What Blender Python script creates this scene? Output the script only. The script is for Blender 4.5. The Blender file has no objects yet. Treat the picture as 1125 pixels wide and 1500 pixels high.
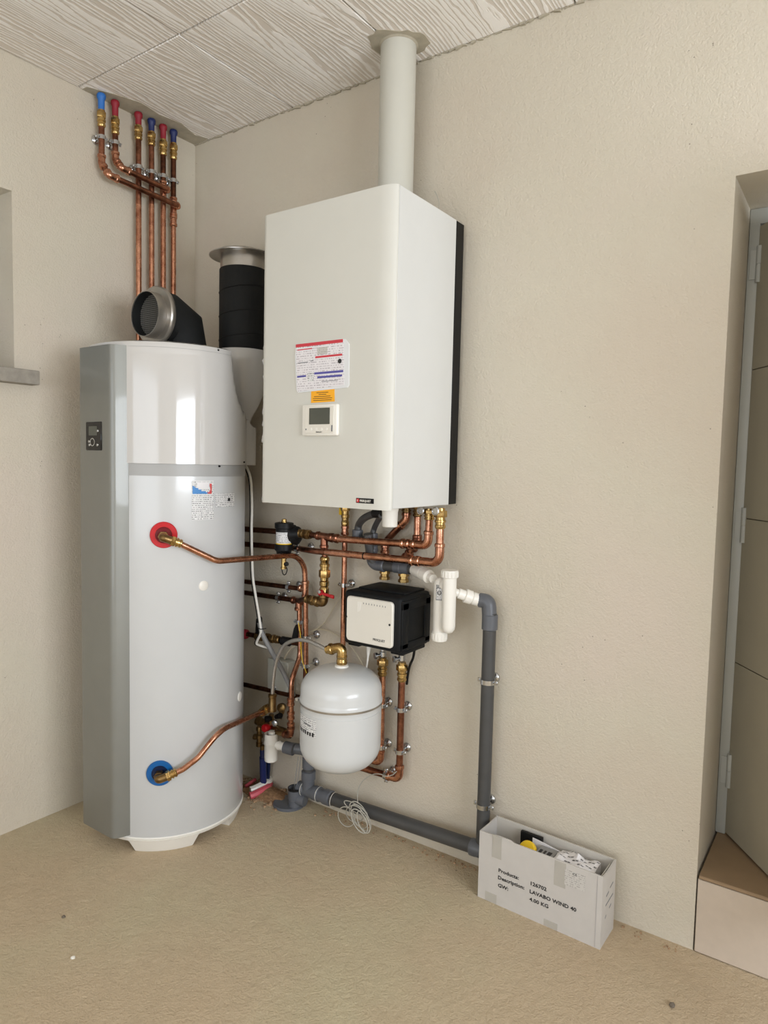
import bpy, bmesh, math, random
from mathutils import Vector, Matrix
rng = random.Random(7)
SC = bpy.context.scene
COL = SC.collection
V = Vector
PI = math.pi

# ---------------------------------------------------------------- camera
cd = bpy.data.cameras.new('camera')
cam = bpy.data.objects.new('camera', cd)
COL.objects.link(cam)
cd.sensor_fit = 'VERTICAL'
cd.sensor_height = 36.0
cd.sensor_width = 27.0
cd.lens = 24.193
cd.clip_start = 0.05
rows = ((0.819875, -0.057590, 0.569639, 2.33708),
              (0.572114, 0.043903, -0.818998, -1.94133),
              (0.022158, 0.997374, 0.068943, 1.28588))
cam.matrix_world = Matrix([list(r) for r in rows] + [[0, 0, 0, 1]])
SC.camera = cam

# ---------------------------------------------------------------- sky, daylight through the openings, added hall fill, exposure
w = bpy.data.worlds.new('sky')
SC.world = w
w.use_nodes = True
bg = w.node_tree.nodes['Background']
bg.inputs['Color'].default_value = (0.86, 0.93, 1.0, 1)
bg.inputs['Strength'].default_value = 1.5


def area(name, loc, target, sx, sy, power, col):
    l = bpy.data.lights.new(name, 'AREA')
    l.shape = 'RECTANGLE'
    l.size = sx
    l.size_y = sy
    l.energy = power
    l.color = col
    o = bpy.data.objects.new(name, l)
    COL.objects.link(o)
    o.location = loc
    o.rotation_euler = (V(target) - V(loc)).to_track_quat('-Z', 'Y').to_euler()
    return o


# daylight entering by the garage door opening (front wall) and by the glazed opening in the right wall
area('daylight_garage', (2.2, -5.0, 1.10), (2.2, 0, 2.4), 3.4, 2.1, 38, (0.93, 0.98, 1.06))
area('daylight_side', (4.75, -1.75, 1.36), (0, -1.75, 2.3), 2.2, 1.0, 88, (0.93, 0.985, 1.06))
area('hall_fill', (3.4, 1.5, 1.5), (2.3, .2, 1.2), 1.0, 1.6, 20, (1.0, 0.98, 0.95))  # added fill lamp that brightens the door reveal; no opening in the hall
SC.view_settings.view_transform = 'Standard'
SC.view_settings.look = 'None'
SC.view_settings.exposure = -0.05
SC.view_settings.gamma = 1.0
SC.view_settings.use_curve_mapping = False


# ---------------------------------------------------------------- materials
def srgb(r, g, b):
    f = lambda c: (c / 255 / 12.92) if c / 255 <= 0.04045 else ((c / 255 + 0.055) / 1.055) ** 2.4
    return (f(r), f(g), f(b), 1.0)


class NT:
    def __init__(s, name):
        m = bpy.data.materials.new(name)
        m.use_nodes = True
        s.m = m
        s.t = m.node_tree
        s.b = s.t.nodes['Principled BSDF']

    def n(s, typ, **kw):
        nd = s.t.nodes.new(typ)
        for k, v in kw.items():
            if k in nd.inputs.keys():
                nd.inputs[k].default_value = v
            else:
                setattr(nd, k, v)
        return nd

    def l(s, a, b):
        s.t.links.new(a, b)

    def noise(s, scale, detail=2, vec=None, rough=0.55):
        nd = s.n('ShaderNodeTexNoise', Scale=scale, Detail=detail, Roughness=rough)
        s.l(vec or s.pos(), nd.inputs['Vector'])
        return nd.outputs['Fac']

    def pos(s):
        if not hasattr(s, '_p'):
            s._p = s.n('ShaderNodeNewGeometry').outputs['Position']
        return s._p

    def turned(s):
        # position turned off the axes, so that noise lattices do not line up with the walls
        mp = s.n('ShaderNodeMapping')
        s.l(s.n('ShaderNodeNewGeometry').outputs['Position'], mp.inputs['Vector'])
        mp.inputs['Rotation'].default_value = (0.63, 0.41, 0.87)
        s._p = mp.outputs[0]
        return s

    def ramp(s, fac, stops):
        nd = s.n('ShaderNodeValToRGB')
        e = nd.color_ramp.elements
        while len(e) < len(stops):
            e.new(0.5)
        for i, (p, c) in enumerate(stops):
            e[i].position = p
            e[i].color = c
        s.l(fac, nd.inputs['Fac'])
        return nd.outputs['Color']

    def mix(s, fac, a, b):
        nd = s.n('ShaderNodeMix', data_type='RGBA')
        for v, k in ((fac, 0), (a, 6), (b, 7)):
            if hasattr(v, 'is_output'):
                s.l(v, nd.inputs[k])
            else:
                nd.inputs[k].default_value = v
        return nd.outputs[2]

    def math(s, op, a, b=0.0, c=0.0):
        nd = s.n('ShaderNodeMath', operation=op)
        for i, v in enumerate((a, b, c)):
            if hasattr(v, 'is_output'):
                s.l(v, nd.inputs[i])
            else:
                nd.inputs[i].default_value = v
        return nd.outputs[0]

    def bump(s, h, strength, dist=0.002, prev=None):
        nd = s.n('ShaderNodeBump', Strength=strength, Distance=dist)
        s.l(h, nd.inputs['Height'])
        if prev:
            s.l(prev, nd.inputs['Normal'])
        return nd.outputs['Normal']


def mat(name, col, rough=0.5, metal=0.0, var=0.05, vscale=12, bump=0.0, bscale=150, coat=0.0, spec=0.5, alpha=1.0):
    t = NT(name)
    f = t.noise(vscale, 3)
    c1 = tuple(max(0, x * (1 - var)) for x in col[:3]) + (1,)
    c2 = tuple(min(1, x * (1 + var)) for x in col[:3]) + (1,)
    t.l(t.ramp(f, [(0.3, c1), (0.7, c2)]), t.b.inputs['Base Color'])
    t.b.inputs['Roughness'].default_value = rough
    t.b.inputs['Metallic'].default_value = metal
    t.b.inputs['Specular IOR Level'].default_value = spec
    t.b.inputs['Coat Weight'].default_value = coat
    t.b.inputs['Coat Roughness'].default_value = 0.05
    if alpha < 1:
        t.b.inputs['Alpha'].default_value = alpha
    if bump:
        t.l(t.bump(t.noise(bscale, 3), bump, 0.001), t.b.inputs['Normal'])
    return t.m


def plaster():
    t = NT('plaster').turned()
    big = t.noise(1.3, 3)
    mid = t.noise(9, 4)
    fine = t.noise(150, 4, rough=0.7)
    c = t.ramp(big, [(0.3, srgb(211, 199, 182)), (0.5, srgb(213, 205, 188)), (0.7, srgb(217, 205, 191))])
    c = t.mix(t.math('MULTIPLY', mid, 0.25), c, srgb(202, 195, 177))
    vo = t.n('ShaderNodeTexVoronoi', Scale=38)
    t.l(t.pos(), vo.inputs['Vector'])
    gate = t.math('GREATER_THAN', t.noise(5, 2), 0.62)
    speck = t.math('MULTIPLY', t.math('LESS_THAN', vo.outputs['Distance'], 0.07), gate)
    c = t.mix(t.math('MULTIPLY', speck, 0.6), c, srgb(110, 98, 84))
    t.l(c, t.b.inputs['Base Color'])
    t.b.inputs['Roughness'].default_value = 0.9
    t.b.inputs['Specular IOR Level'].default_value = 0.2
    h = t.math('ADD', t.math('MULTIPLY', fine, 1.0), t.math('MULTIPLY', t.noise(40, 4), 0.6))
    nn = t.bump(h, 0.8, 0.004)
    t.l(nn, t.b.inputs['Normal'])
    return t.m


def concrete():
    t = NT('floor_screed').turned()
    big = t.noise(1.7, 4)
    mid = t.noise(14, 5, rough=0.65)
    fine = t.noise(170, 4, rough=0.7)
    c = t.ramp(big, [(0.3, srgb(206, 195, 164)), (0.5, srgb(208, 189, 160)), (0.72, srgb(206, 184, 155))])
    c = t.mix(t.math('MULTIPLY', mid, 0.45), c, srgb(172, 155, 127))
    c = t.mix(t.math('MULTIPLY', t.math('GREATER_THAN', fine, 0.66), 0.3), c, srgb(222, 208, 182))
    vo = t.n('ShaderNodeTexVoronoi', Scale=16)
    t.l(t.pos(), vo.inputs['Vector'])
    gate = t.math('GREATER_THAN', t.noise(2.3, 2), 0.6)
    speck = t.math('MULTIPLY', t.math('LESS_THAN', vo.outputs['Distance'], 0.05), gate)
    c = t.mix(t.math('MULTIPLY', speck, 0.7), c, srgb(84, 72, 58))
    t.l(c, t.b.inputs['Base Color'])
    t.b.inputs['Roughness'].default_value = 0.85
    t.b.inputs['Specular IOR Level'].default_value = 0.25
    h = t.math('ADD', t.math('MULTIPLY', fine, 0.8), t.math('MULTIPLY', t.noise(48, 4, rough=0.6), 1.1))
    t.l(t.bump(h, 0.9, 0.006), t.b.inputs['Normal'])
    return t.m


def ceiling_wood():
    # polystyrene ceiling blocks moulded with a raised wood grain that runs along y
    t = NT('ceiling_grain')
    sep = t.n('ShaderNodeSeparateXYZ')
    t.l(t.pos(), sep.inputs[0])
    rnd = t.n('ShaderNodeObjectInfo').outputs['Random']
    x = sep.outputs[0]
    y = sep.outputs[1]
    comb = t.n('ShaderNodeCombineXYZ')
    t.l(t.math('MULTIPLY', x, 9.0), comb.inputs[0])
    t.l(t.math('MULTIPLY', y, 1.5), comb.inputs[1])
    t.l(t.math('MULTIPLY', rnd, 40.0), comb.inputs[2])
    n1 = t.noise(1.0, 1.5, comb.outputs[0], 0.4)
    comb2 = t.n('ShaderNodeCombineXYZ')
    t.l(t.math('MULTIPLY', x, 70.0), comb2.inputs[0])
    t.l(t.math('MULTIPLY', y, 12.0), comb2.inputs[1])
    n2 = t.noise(1.0, 2, comb2.outputs[0], 0.5)
    ph = t.math('ADD', t.math('MULTIPLY', x, 62.0), t.math('MULTIPLY', n1, 9.0))
    ph = t.math('ADD', ph, t.math('MULTIPLY', n2, 0.9))
    tri = t.math('ABSOLUTE', t.math('SUBTRACT', t.math('FRACT', ph), 0.5))
    ln = t.ramp(tri, [(0.0, (1, 1, 1, 1)), (0.14, (1, 1, 1, 1)), (0.27, (0, 0, 0, 1))])
    tri2 = t.math('ABSOLUTE', t.math('SUBTRACT', t.math('FRACT', t.math('MULTIPLY', ph, 2.0)), 0.5))
    ln2 = t.ramp(tri2, [(0.0, (1, 1, 1, 1)), (0.14, (1, 1, 1, 1)), (0.3, (0, 0, 0, 1))])
    wide = t.ramp(t.noise(1.0, 1, comb.outputs[0], 0.3), [(0.50, (0, 0, 0, 1)), (0.56, (1, 1, 1, 1))])
    ln = t.math('MAXIMUM', ln, t.math('MULTIPLY', ln2, wide))
    base = t.ramp(t.noise(3.0, 3), [(0.3, srgb(224, 216, 206)), (0.7, srgb(228, 220, 210))])
    c = t.mix(ln, base, srgb(253, 250, 246))  # raised ridges whitened in the colour, as if catching the light
    t.l(c, t.b.inputs['Base Color'])
    t.b.inputs['Roughness'].default_value = 0.8
    t.b.inputs['Specular IOR Level'].default_value = 0.2
    t.l(t.bump(ln, 0.5, 0.004), t.b.inputs['Normal'])
    return t.m


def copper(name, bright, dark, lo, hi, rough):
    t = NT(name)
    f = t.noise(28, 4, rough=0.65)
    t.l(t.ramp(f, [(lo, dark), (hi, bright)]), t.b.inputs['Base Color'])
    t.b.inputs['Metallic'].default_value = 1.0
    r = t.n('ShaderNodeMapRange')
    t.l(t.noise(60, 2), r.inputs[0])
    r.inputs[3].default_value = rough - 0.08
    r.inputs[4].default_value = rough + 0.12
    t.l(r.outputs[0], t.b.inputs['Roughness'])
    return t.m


def drip_print(name, paper, ink, scale_u, scale_v, thr):
    # unreadable small print: rows of broken dark strokes (flat print)
    t = NT(name)
    tc = t.n('ShaderNodeTexCoord').outputs['Object']
    mp = t.n('ShaderNodeMapping')
    t.l(tc, mp.inputs['Vector'])
    mp.inputs['Scale'].default_value = (scale_u, scale_u, scale_v)
    sep = t.n('ShaderNodeSeparateXYZ')
    t.l(mp.outputs[0], sep.inputs[0])
    row = t.math('FLOOR', sep.outputs[2])
    fr = t.math('FRACT', sep.outputs[2])
    inrow = t.math('MULTIPLY', t.math('GREATER_THAN', fr, 0.35), t.math('LESS_THAN', fr, 0.75))
    cb = t.n('ShaderNodeCombineXYZ')
    t.l(t.math('ADD', sep.outputs[0], sep.outputs[1]), cb.inputs[0])
    t.l(t.math('MULTIPLY', row, 7.3), cb.inputs[1])
    nz = t.noise(1.0, 1, cb.outputs[0])
    k = t.math('MULTIPLY', inrow, t.math('GREATER_THAN', nz, thr))
    t.l(t.mix(k, paper, ink), t.b.inputs['Base Color'])
    t.b.inputs['Roughness'].default_value = 0.5
    return t.m


M = dict(
    plaster=plaster(), floor=concrete(), ceil=ceiling_wood(),
    groove=mat('joint_dark', srgb(112, 102, 90), 0.9),
    grout=mat('grey_mortar', srgb(176, 168, 150), 0.95, var=0.12, vscale=30, bump=0.6, bscale=60),
    enamel=mat('boiler_enamel', srgb(212, 211, 203), 0.45, var=0.01),
    enamel2=mat('boiler_side_enamel', srgb(216, 217, 215), 0.42, var=0.01),
    tank=mat('tank_enamel', srgb(205, 207, 208), 0.24, var=0.01, coat=0.25),
    vessel=mat('vessel_enamel', srgb(208, 210, 210), 0.28, var=0.012, coat=0.3),
    hood=mat('hood_gloss', srgb(203, 201, 198), 0.10, var=0.006, coat=0.4),
    silver=mat('silver_panel', srgb(138, 139, 134), 0.5, 0.55, var=0.02, coat=0.4),
    band=mat('grey_band', srgb(168, 168, 167), 0.4, var=0.01),
    black=mat('black_plastic', srgb(17, 17, 18), 0.45, var=0.1, spec=0.25),
    blackgloss=mat('black_gloss', srgb(18, 18, 20), 0.12, var=0.1),
    foam=mat('black_foam', srgb(24, 25, 25), 0.7, var=0.12, vscale=60, bump=0.3, bscale=220, spec=0.3),
    epp=mat('black_epp_foam', srgb(15, 17, 19), 0.6, var=0.1, vscale=60, bump=0.35, bscale=260, spec=0.25),
    steel=mat('galvanised_steel', srgb(176, 172, 166), 0.3, 0.9, var=0.08, vscale=20),
    zinc=mat('zinc_plated', srgb(200, 202, 204), 0.25, 1.0, var=0.06, vscale=60),
    copper=copper('copper', srgb(206, 152, 124), srgb(152, 98, 76), 0.3, 0.6, 0.24),
    copper2=copper('copper_tarnished', srgb(166, 112, 88), srgb(104, 68, 52), 0.35, 0.65, 0.3),
    copper3=copper('copper_dark', srgb(118, 76, 56), srgb(62, 40, 32), 0.35, 0.7, 0.4),  # darkest brown of the copper tones
    brass=copper('brass', srgb(206, 176, 116), srgb(150, 118, 70), 0.3, 0.65, 0.24),
    brass2=copper('brass_dull', srgb(166, 138, 92), srgb(108, 84, 54), 0.3, 0.7, 0.36),
    pvc=mat('pvc_grey', srgb(92, 95, 101), 0.38, var=0.06),
    pvc2=mat('pvc_dark', srgb(70, 70, 70), 0.45, var=0.08, vscale=20),
    white=mat('white_plastic', srgb(236, 233, 225), 0.35, var=0.012),
    ivory=mat('ivory_plastic', srgb(228, 224, 214), 0.4, var=0.01),
    flue=mat('flue_white', srgb(200, 198, 187), 0.45, var=0.01),
    card=mat('white_card', srgb(197, 193, 188), 0.7, var=0.025, vscale=25),
    cardin=mat('card_inside', srgb(200, 195, 186), 0.75, var=0.03),
    tape=mat('packing_tape', srgb(182, 178, 170), 0.25, var=0.04),
    ink=mat('ink', srgb(34, 34, 36), 0.6, var=0.02),
    inkgrey=mat('ink_grey', srgb(120, 122, 126), 0.6, var=0.02),
    paper=mat('paper', srgb(232, 230, 232), 0.45, var=0.015),
    sleeve=mat('plastic_sleeve', srgb(232, 234, 236), 0.1, var=0.01, coat=0.8),
    red=mat('red_plastic', srgb(196, 24, 34), 0.35, var=0.04),
    redin=mat('dark_red_plastic', srgb(112, 12, 24), 0.4, var=0.05),
    redprint=mat('red_print', srgb(206, 62, 74), 0.5, var=0.03),
    blueprint=mat('violet_print', srgb(86, 84, 160), 0.5, var=0.03),
    blue=mat('blue_plastic', srgb(14, 92, 158), 0.35, var=0.04),
    bluein=mat('dark_blue_plastic', srgb(10, 30, 66), 0.4, var=0.05),
    navy=mat('blue_sheath', srgb(26, 40, 92), 0.5, var=0.1),
    skyblue=mat('light_blue_sleeve', srgb(42, 110, 190), 0.5, var=0.08),
    maroon=mat('red_sleeve', srgb(140, 24, 40), 0.55, var=0.1),
    orange=mat('orange_paper', srgb(250, 178, 40), 0.55, var=0.02),
    screen=mat('lcd_screen', srgb(84, 86, 78), 0.18, var=0.05),
    yellow=mat('yellow_plastic', srgb(236, 196, 30), 0.4, var=0.03),
    cable=mat('grey_cable', srgb(176, 172, 160), 0.5, var=0.05),
    beige=mat('beige_cable', srgb(206, 196, 172), 0.5, var=0.04),
    conduit=mat('grey_conduit', srgb(140, 140, 140), 0.5, var=0.05),
    jbox=mat('junction_box_plastic', srgb(196, 196, 186), 0.5, var=0.03),
    braid=mat('braided_steel', srgb(190, 186, 178), 0.4, 0.7, var=0.25, vscale=400),
    stone=mat('concrete_sill', srgb(158, 152, 142), 0.9, var=0.12, vscale=40, bump=0.5, bscale=80),
    tile=mat('beige_tile', srgb(198, 184, 168), 0.5, var=0.03, vscale=30),
    tiletop=mat('tan_tile', srgb(150, 126, 98), 0.55, var=0.05, vscale=18),
    door=mat('door_paint', srgb(160, 152, 132), 0.5, var=0.02),
    doorframe=mat('frame_paint', srgb(172, 172, 164), 0.45, var=0.02),
    rubble=mat('rubble', srgb(170, 140, 110), 0.95, var=0.3, vscale=60),
    dust=mat('dust', srgb(150, 116, 84), 0.95, var=0.35, vscale=90, bump=0.8, bscale=150),
    pink=mat('pink_sheath', srgb(214, 92, 104), 0.5, var=0.08),
    smallprint=drip_print('small_print', srgb(226, 226, 226), srgb(120, 120, 124), 300, 160, 0.5),
    sheetprint=drip_print('sheet_print', srgb(232, 229, 232), srgb(186, 180, 186), 260, 150, 0.5),
    boxprint=drip_print('box_print', srgb(200, 197, 192), srgb(162, 158, 154), 300, 170, 0.52),
    film=mat('protective_film', srgb(240, 240, 240), 0.12, var=0.01, alpha=0.45),
    glass=mat('window_glass', srgb(200, 210, 214), 0.05, var=0.01, alpha=0.25),
)


# ---------------------------------------------------------------- mesh helpers
def basis(d):
    d = V(d).normalized()
    a = V((0, 0, 1)) if abs(d.z) < 0.9 else V((1, 0, 0))
    u = d.cross(a).normalized()
    return u, d.cross(u).normalized(), d


def fillet(pts, rad, n=7):
    pts = [V(p) for p in pts]
    out = [pts[0]]
    for i in range(1, len(pts) - 1):
        c = pts[i]
        a, b = pts[i - 1] - c, pts[i + 1] - c
        la, lb = a.length, b.length
        a.normalize(); b.normalize()
        th = PI - a.angle(b)
        if th < 0.03:
            out.append(c)
            continue
        r = rad[i - 1] if isinstance(rad, (list, tuple)) else rad
        t = min(r * math.tan(th / 2), 0.48 * la, 0.48 * lb)
        r = t / math.tan(th / 2)
        k = 4 / 3 * math.tan(th / 4) * r
        s, e = c + a * t, c + b * t
        h1, h2 = s - a * k, e - b * k
        for j in range(n + 1):
            q = j / n
            out.append(s * (1 - q) ** 3 + h1 * 3 * q * (1 - q) ** 2 + h2 * 3 * q * q * (1 - q) + e * q ** 3)
    out.append(pts[-1])
    return out


def spline(pts, n=8):
    pts = [V(p) for p in pts]
    P = [2 * pts[0] - pts[1]] + pts + [2 * pts[-1] - pts[-2]]
    out = []
    for i in range(1, len(P) - 2):
        for j in range(n):
            t = j / n
            out.append(0.5 * (2 * P[i] + (P[i + 1] - P[i - 1]) * t + (2 * P[i - 1] - 5 * P[i] + 4 * P[i + 1] - P[i + 2]) * t * t
                              + (3 * P[i] - P[i - 1] - 3 * P[i + 1] + P[i + 2]) * t ** 3))
    out.append(pts[-1])
    return out


class MB:
    def __init__(s):
        s.bm = bmesh.new()

    def rings(s, rings, cap=True, closed=False):
        bm = s.bm
        vr = [[bm.verts.new(p) for p in r] for r in rings]
        n = len(vr[0])
        pairs = list(zip(vr, vr[1:])) + ([(vr[-1], vr[0])] if closed else [])
        for A, B in pairs:
            for i in range(n):
                j = (i + 1) % n
                bm.faces.new((A[i], A[j], B[j], B[i]))
        if cap and not closed:
            bm.faces.new(list(reversed(vr[0])))
            bm.faces.new(vr[-1])
        return s

    def tube(s, pts, r, seg=12, cap=True, closed=False):
        pts = [V(p) for p in pts]
        n = len(pts)
        u = None
        R = []
        for i, p in enumerate(pts):
            if closed:
                d = (pts[(i + 1) % n] - pts[i - 1]).normalized()
            else:
                d = (pts[min(i + 1, n - 1)] - pts[max(i - 1, 0)]).normalized()
            u = basis(d)[0] if u is None else (u - d * u.dot(d)).normalized()
            v = d.cross(u)
            rr = r[i] if isinstance(r, (list, tuple)) else r
            R.append([p + (u * math.cos(2 * PI * k / seg) + v * math.sin(2 * PI * k / seg)) * rr for k in range(seg)])
        return s.rings(R, cap, closed)

    def lathe(s, o, axis, prof, seg=20, closed=False, cap=True):
        u, v, d = basis(axis)
        o = V(o)
        R = [[o + d * h + (u * math.cos(2 * PI * k / seg) + v * math.sin(2 * PI * k / seg)) * max(r, 1e-5) for k in range(seg)] for r, h in prof]
        return s.rings(R, cap, closed)

    def box(s, c, size, bev=0.0, segs=2, rot=None):
        bm = s.bm
        sx, sy, sz = (x / 2 for x in size)
        R = rot or Matrix.Identity(3)
        vs = [bm.verts.new(V(c) + R @ V((a * sx, b * sy, e * sz))) for a in (-1, 1) for b in (-1, 1) for e in (-1, 1)]
        fs = [bm.faces.new([vs[i] for i in q]) for q in ((0, 1, 3, 2), (4, 6, 7, 5), (0, 4, 5, 1), (2, 3, 7, 6), (0, 2, 6, 4), (1, 5, 7, 3))]
        if bev:
            es = list({e for f in fs for e in f.edges})
            bmesh.ops.bevel(bm, geom=es, offset=bev, segments=segs, profile=0.5, affect='EDGES')
        return s

    def bb(s, x0, x1, y0, y1, z0, z1, bev=0.0, segs=2):
        return s.box(((x0 + x1) / 2, (y0 + y1) / 2, (z0 + z1) / 2), (x1 - x0, y1 - y0, z1 - z0), bev, segs)

    def prism(s, poly, o, ux, uy, uz):
        o, ux, uy, uz = V(o), V(ux), V(uy), V(uz)
        return s.rings([[o + ux * a + uy * b for a, b in poly], [o + ux * a + uy * b + uz for a, b in poly]])

    def patch(s, c, r, a0, a1, z0, z1, th=0.0006, n=10):
        A = [math.radians(a0 + (a1 - a0) * i / n) for i in range(n + 1)]
        loop = [(math.cos(a) * r, math.sin(a) * r) for a in A] + [(math.cos(a) * (r + th), math.sin(a) * (r + th)) for a in reversed(A)]
        return s.prism(loop, (c[0], c[1], z0), (1, 0, 0), (0, 1, 0), (0, 0, z1 - z0))

    def dome(s, o, axis, r, h, seg=14):
        return s.lathe(o, axis, [(r, 0), (r * 0.98, h * 0.25), (r * 0.8, h * 0.65), (r * 0.45, h * 0.93), (0.0005, h)], seg)


WL = {}


def obj(name, mb, m, parent=None, label=None, kind=None, sharp=38):
    bm = mb.bm
    bmesh.ops.recalc_face_normals(bm, faces=bm.faces)
    off = WL.get(parent.name, V((0, 0, 0))) if parent else V((0, 0, 0))
    me = bpy.data.meshes.new(name)
    if off.length:
        bmesh.ops.translate(bm, verts=bm.verts, vec=-off)
    bm.to_mesh(me)
    bm.free()
    for p in me.polygons:
        p.use_smooth = True
    me.set_sharp_from_angle(angle=math.radians(sharp))
    me.materials.append(M[m])
    o = bpy.data.objects.new(name, me)
    COL.objects.link(o)
    if parent:
        o.parent = parent
        WL[o.name] = off
    if label:
        o['label'] = label
    if kind:
        o['kind'] = kind
    return o


def tag(o, label, cat, group=None):
    o['label'] = label
    o['category'] = cat
    if group:
        o['group'] = group
    return o


def thing(name, label, cat, loc, group=None):
    o = bpy.data.objects.new(name, None)
    o.empty_display_size = 0.05
    COL.objects.link(o)
    o.location = loc
    WL[o.name] = V(loc)
    return tag(o, label, cat, group)


def text(name, body, o, ux, uy, size, m, parent, align='LEFT', depth=0.0003, width=1.0, bold=0.0):
    cu = bpy.data.curves.new('lettering_curve', 'FONT')
    cu.body = body
    cu.size = size
    cu.align_x = align
    cu.extrude = depth
    cu.offset = bold
    cu.resolution_u = 2
    tmp = bpy.data.objects.new('lettering_tmp', cu)
    COL.objects.link(tmp)
    bpy.context.view_layer.update()
    dg = bpy.context.evaluated_depsgraph_get()
    me = bpy.data.meshes.new_from_object(tmp.evaluated_get(dg))
    bpy.data.objects.remove(tmp)
    ux = V(ux).normalized()
    uy = (V(uy) - ux * V(uy).dot(ux)).normalized()
    uz = ux.cross(uy)
    off = WL.get(parent.name, V((0, 0, 0)))
    T = Matrix(((ux.x * width, uy.x, uz.x, o[0] - off.x), (ux.y * width, uy.y, uz.y, o[1] - off.y), (ux.z * width, uy.z, uz.z, o[2] - off.z), (0, 0, 0, 1)))
    me.transform(T)
    me.materials.clear()
    me.materials.append(M[m])
    ob = bpy.data.objects.new(name, me)
    COL.objects.link(ob)
    ob.parent = parent
    WL[ob.name] = off
    return ob


# ------------------------------------------------ plumbing helpers
def collar(mb, p, d, r, seg=14):
    mb.lathe(p, d, [(r + .0012, -.007), (r + .0045, -.004), (r + .0045, .004), (r + .0012, .007)], seg)


def tube(t, pts, r, m='copper', rad=.03, name='tube', seg=12):
    return obj(name, MB().tube(fillet(pts, rad), r, seg), m, t)


def elbow(t, a, c, b, r, m='copper', L=.035, rad=.022, L2=None):
    a, c, b = V(a), V(c), V(b)
    d1, d2 = (a - c).normalized(), (b - c).normalized()
    e1, e2 = c + d1 * L, c + d2 * (L2 or L)
    mb = MB().tube(fillet([e1, c, e2], rad), r + .0022, 14)
    collar(mb, e1, d1, r)
    collar(mb, e2, d2, r)
    return obj('elbow_fitting', mb, m, t)


def coupling(t, p, d, L, r, m='copper', name='coupling', extra=.0022):
    p, d = V(p), V(d).normalized()
    mb = MB().lathe(p, d, [(r + extra, -L / 2), (r + extra, L / 2)], 14)
    collar(mb, p - d * L / 2, d, r)
    collar(mb, p + d * L / 2, d, r)
    return obj(name, mb, m, t)


def tee(t, p, d, bd, r, m='copper', L=.05, Lb=.03, rb=None):
    p, d, bd = V(p), V(d).normalized(), V(bd).normalized()
    rb = rb or r
    mb = MB().lathe(p, d, [(r + .0022, -L / 2), (r + .0022, L / 2)], 14)
    mb.tube([p, p + bd * Lb], rb + .002, 14)
    collar(mb, p - d * L / 2, d, r)
    collar(mb, p + d * L / 2, d, r)
    collar(mb, p + bd * Lb, bd, rb)
    return obj('tee_fitting', mb, m, t)


def union(t, p0, p1, r, m='brass', name='brass_union', label=None):
    # hexagon nut, neck, ring and socket between two points
    p0, p1 = V(p0), V(p1)
    d = p1 - p0
    L = d.length
    d.normalize()
    mb = MB()
    mb.lathe(p0, d, [(r * 1.15, 0), (r * 1.15, L * .14)], 14)
    mb.lathe(p0, d, [(r * 1.5, L * .12), (r * 1.62, L * .16), (r * 1.62, L * .40), (r * 1.5, L * .44)], 6)
    mb.lathe(p0, d, [(r * 1.2, L * .42), (r * 1.2, L * .56), (r * 1.42, L * .58), (r * 1.42, L * .68), (r * 1.18, L * .70),
                     (r * 1.18, L * .80), (r * 1.34, L * .83), (r * 1.34, L * .93), (r * 1.1, L)], 14)
    return obj(name, mb, m, t, label)


def clamp(t, p, axis, n, r, dist, m='zinc'):
    # split ring round the pipe, two screw ears, stud and wall rosette; n points from the pipe to the wall
    p, axis, n = V(p), V(axis).normalized(), V(n).normalized()
    n = (n - axis * n.dot(axis)).normalized()
    lat = axis.cross(n).normalized()
    mb = MB()
    mb.lathe(p, axis, [(r + .0004, -.007), (r + .0034, -.007), (r + .0034, .007), (r + .0004, .007)], 16, closed=True)
    R = Matrix((lat, n, axis)).transposed()
    for s_ in (-1, 1):
        mb.box(p + lat * s_ * (r + .0075), (.011, .006, .013), .001, 1, R)
        mb.lathe(p + lat * s_ * (r + .008) - n * .009, n, [(.0032, 0), (.0032, .018)], 8)
    mb.lathe(p + n * (r + .002), n, [(.0055, 0), (.0055, .008), (.0032, .008), (.0032, max(.009, dist - r - .002))], 10)
    c = obj('pipe_clamp', mb, m, t)
    ro = MB().lathe(p + n * dist, -n, [(.0165, 0.0005), (.0165, .002), (.013, .0065), (.006, .0095), (.0035, .010)], 16)
    obj('wall_rosette', ro, m, c)
    return c


def lever(t, p, d, up, L, m, name='valve_handle', label=None):
    p, d, up = V(p), V(d).normalized(), V(up).normalized()
    lat = d.cross(up).normalized()
    R = Matrix((d, lat, up)).transposed()
    mb = MB()
    mb.lathe(p - up * .004, up, [(.010, 0), (.010, .010), (.006, .013)], 12)
    mb.box(p + d * L * .5 + up * .004, (L, .010, .005), .0022, 2, R)
    mb.box(p + d * L * .86 + up * .004, (L * .3, .013, .007), .003, 2, R)
    return obj(name, mb, m, t, label)


# ================================================================ room
RX, RY, H = 4.9, -5.1, 2.58
DX0, DX1, DZ = 2.031, 2.86, 2.022      # doorway in the back wall
mb = MB().bb(-.35, RX + .3, RY - .3, 2.0, -.12, 0)
obj('floor', mb, 'floor', kind='structure')
mb = MB().bb(-.35, RX + .3, RY - .3, 2.0, H + .02, H + .2)
ceil = obj('ceiling', mb, 'groove', kind='structure')
xs = [.0, .543, 1.06, 1.60, 2.14, 2.68, 3.22, 3.76, 4.30, 4.9]
ys = [0, -.515, -1.735, -2.95, -4.1, -5.1]
for i in range(len(xs) - 1):
    for j in range(len(ys) - 1):
        g0 = .0022
        mb = MB().bb(xs[i] + g0, xs[i + 1] - g0, ys[j + 1] + g0, ys[j] - g0, H, H + .03, .002, 1)
        obj('ceiling_panel', mb, 'ceil', ceil)
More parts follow.
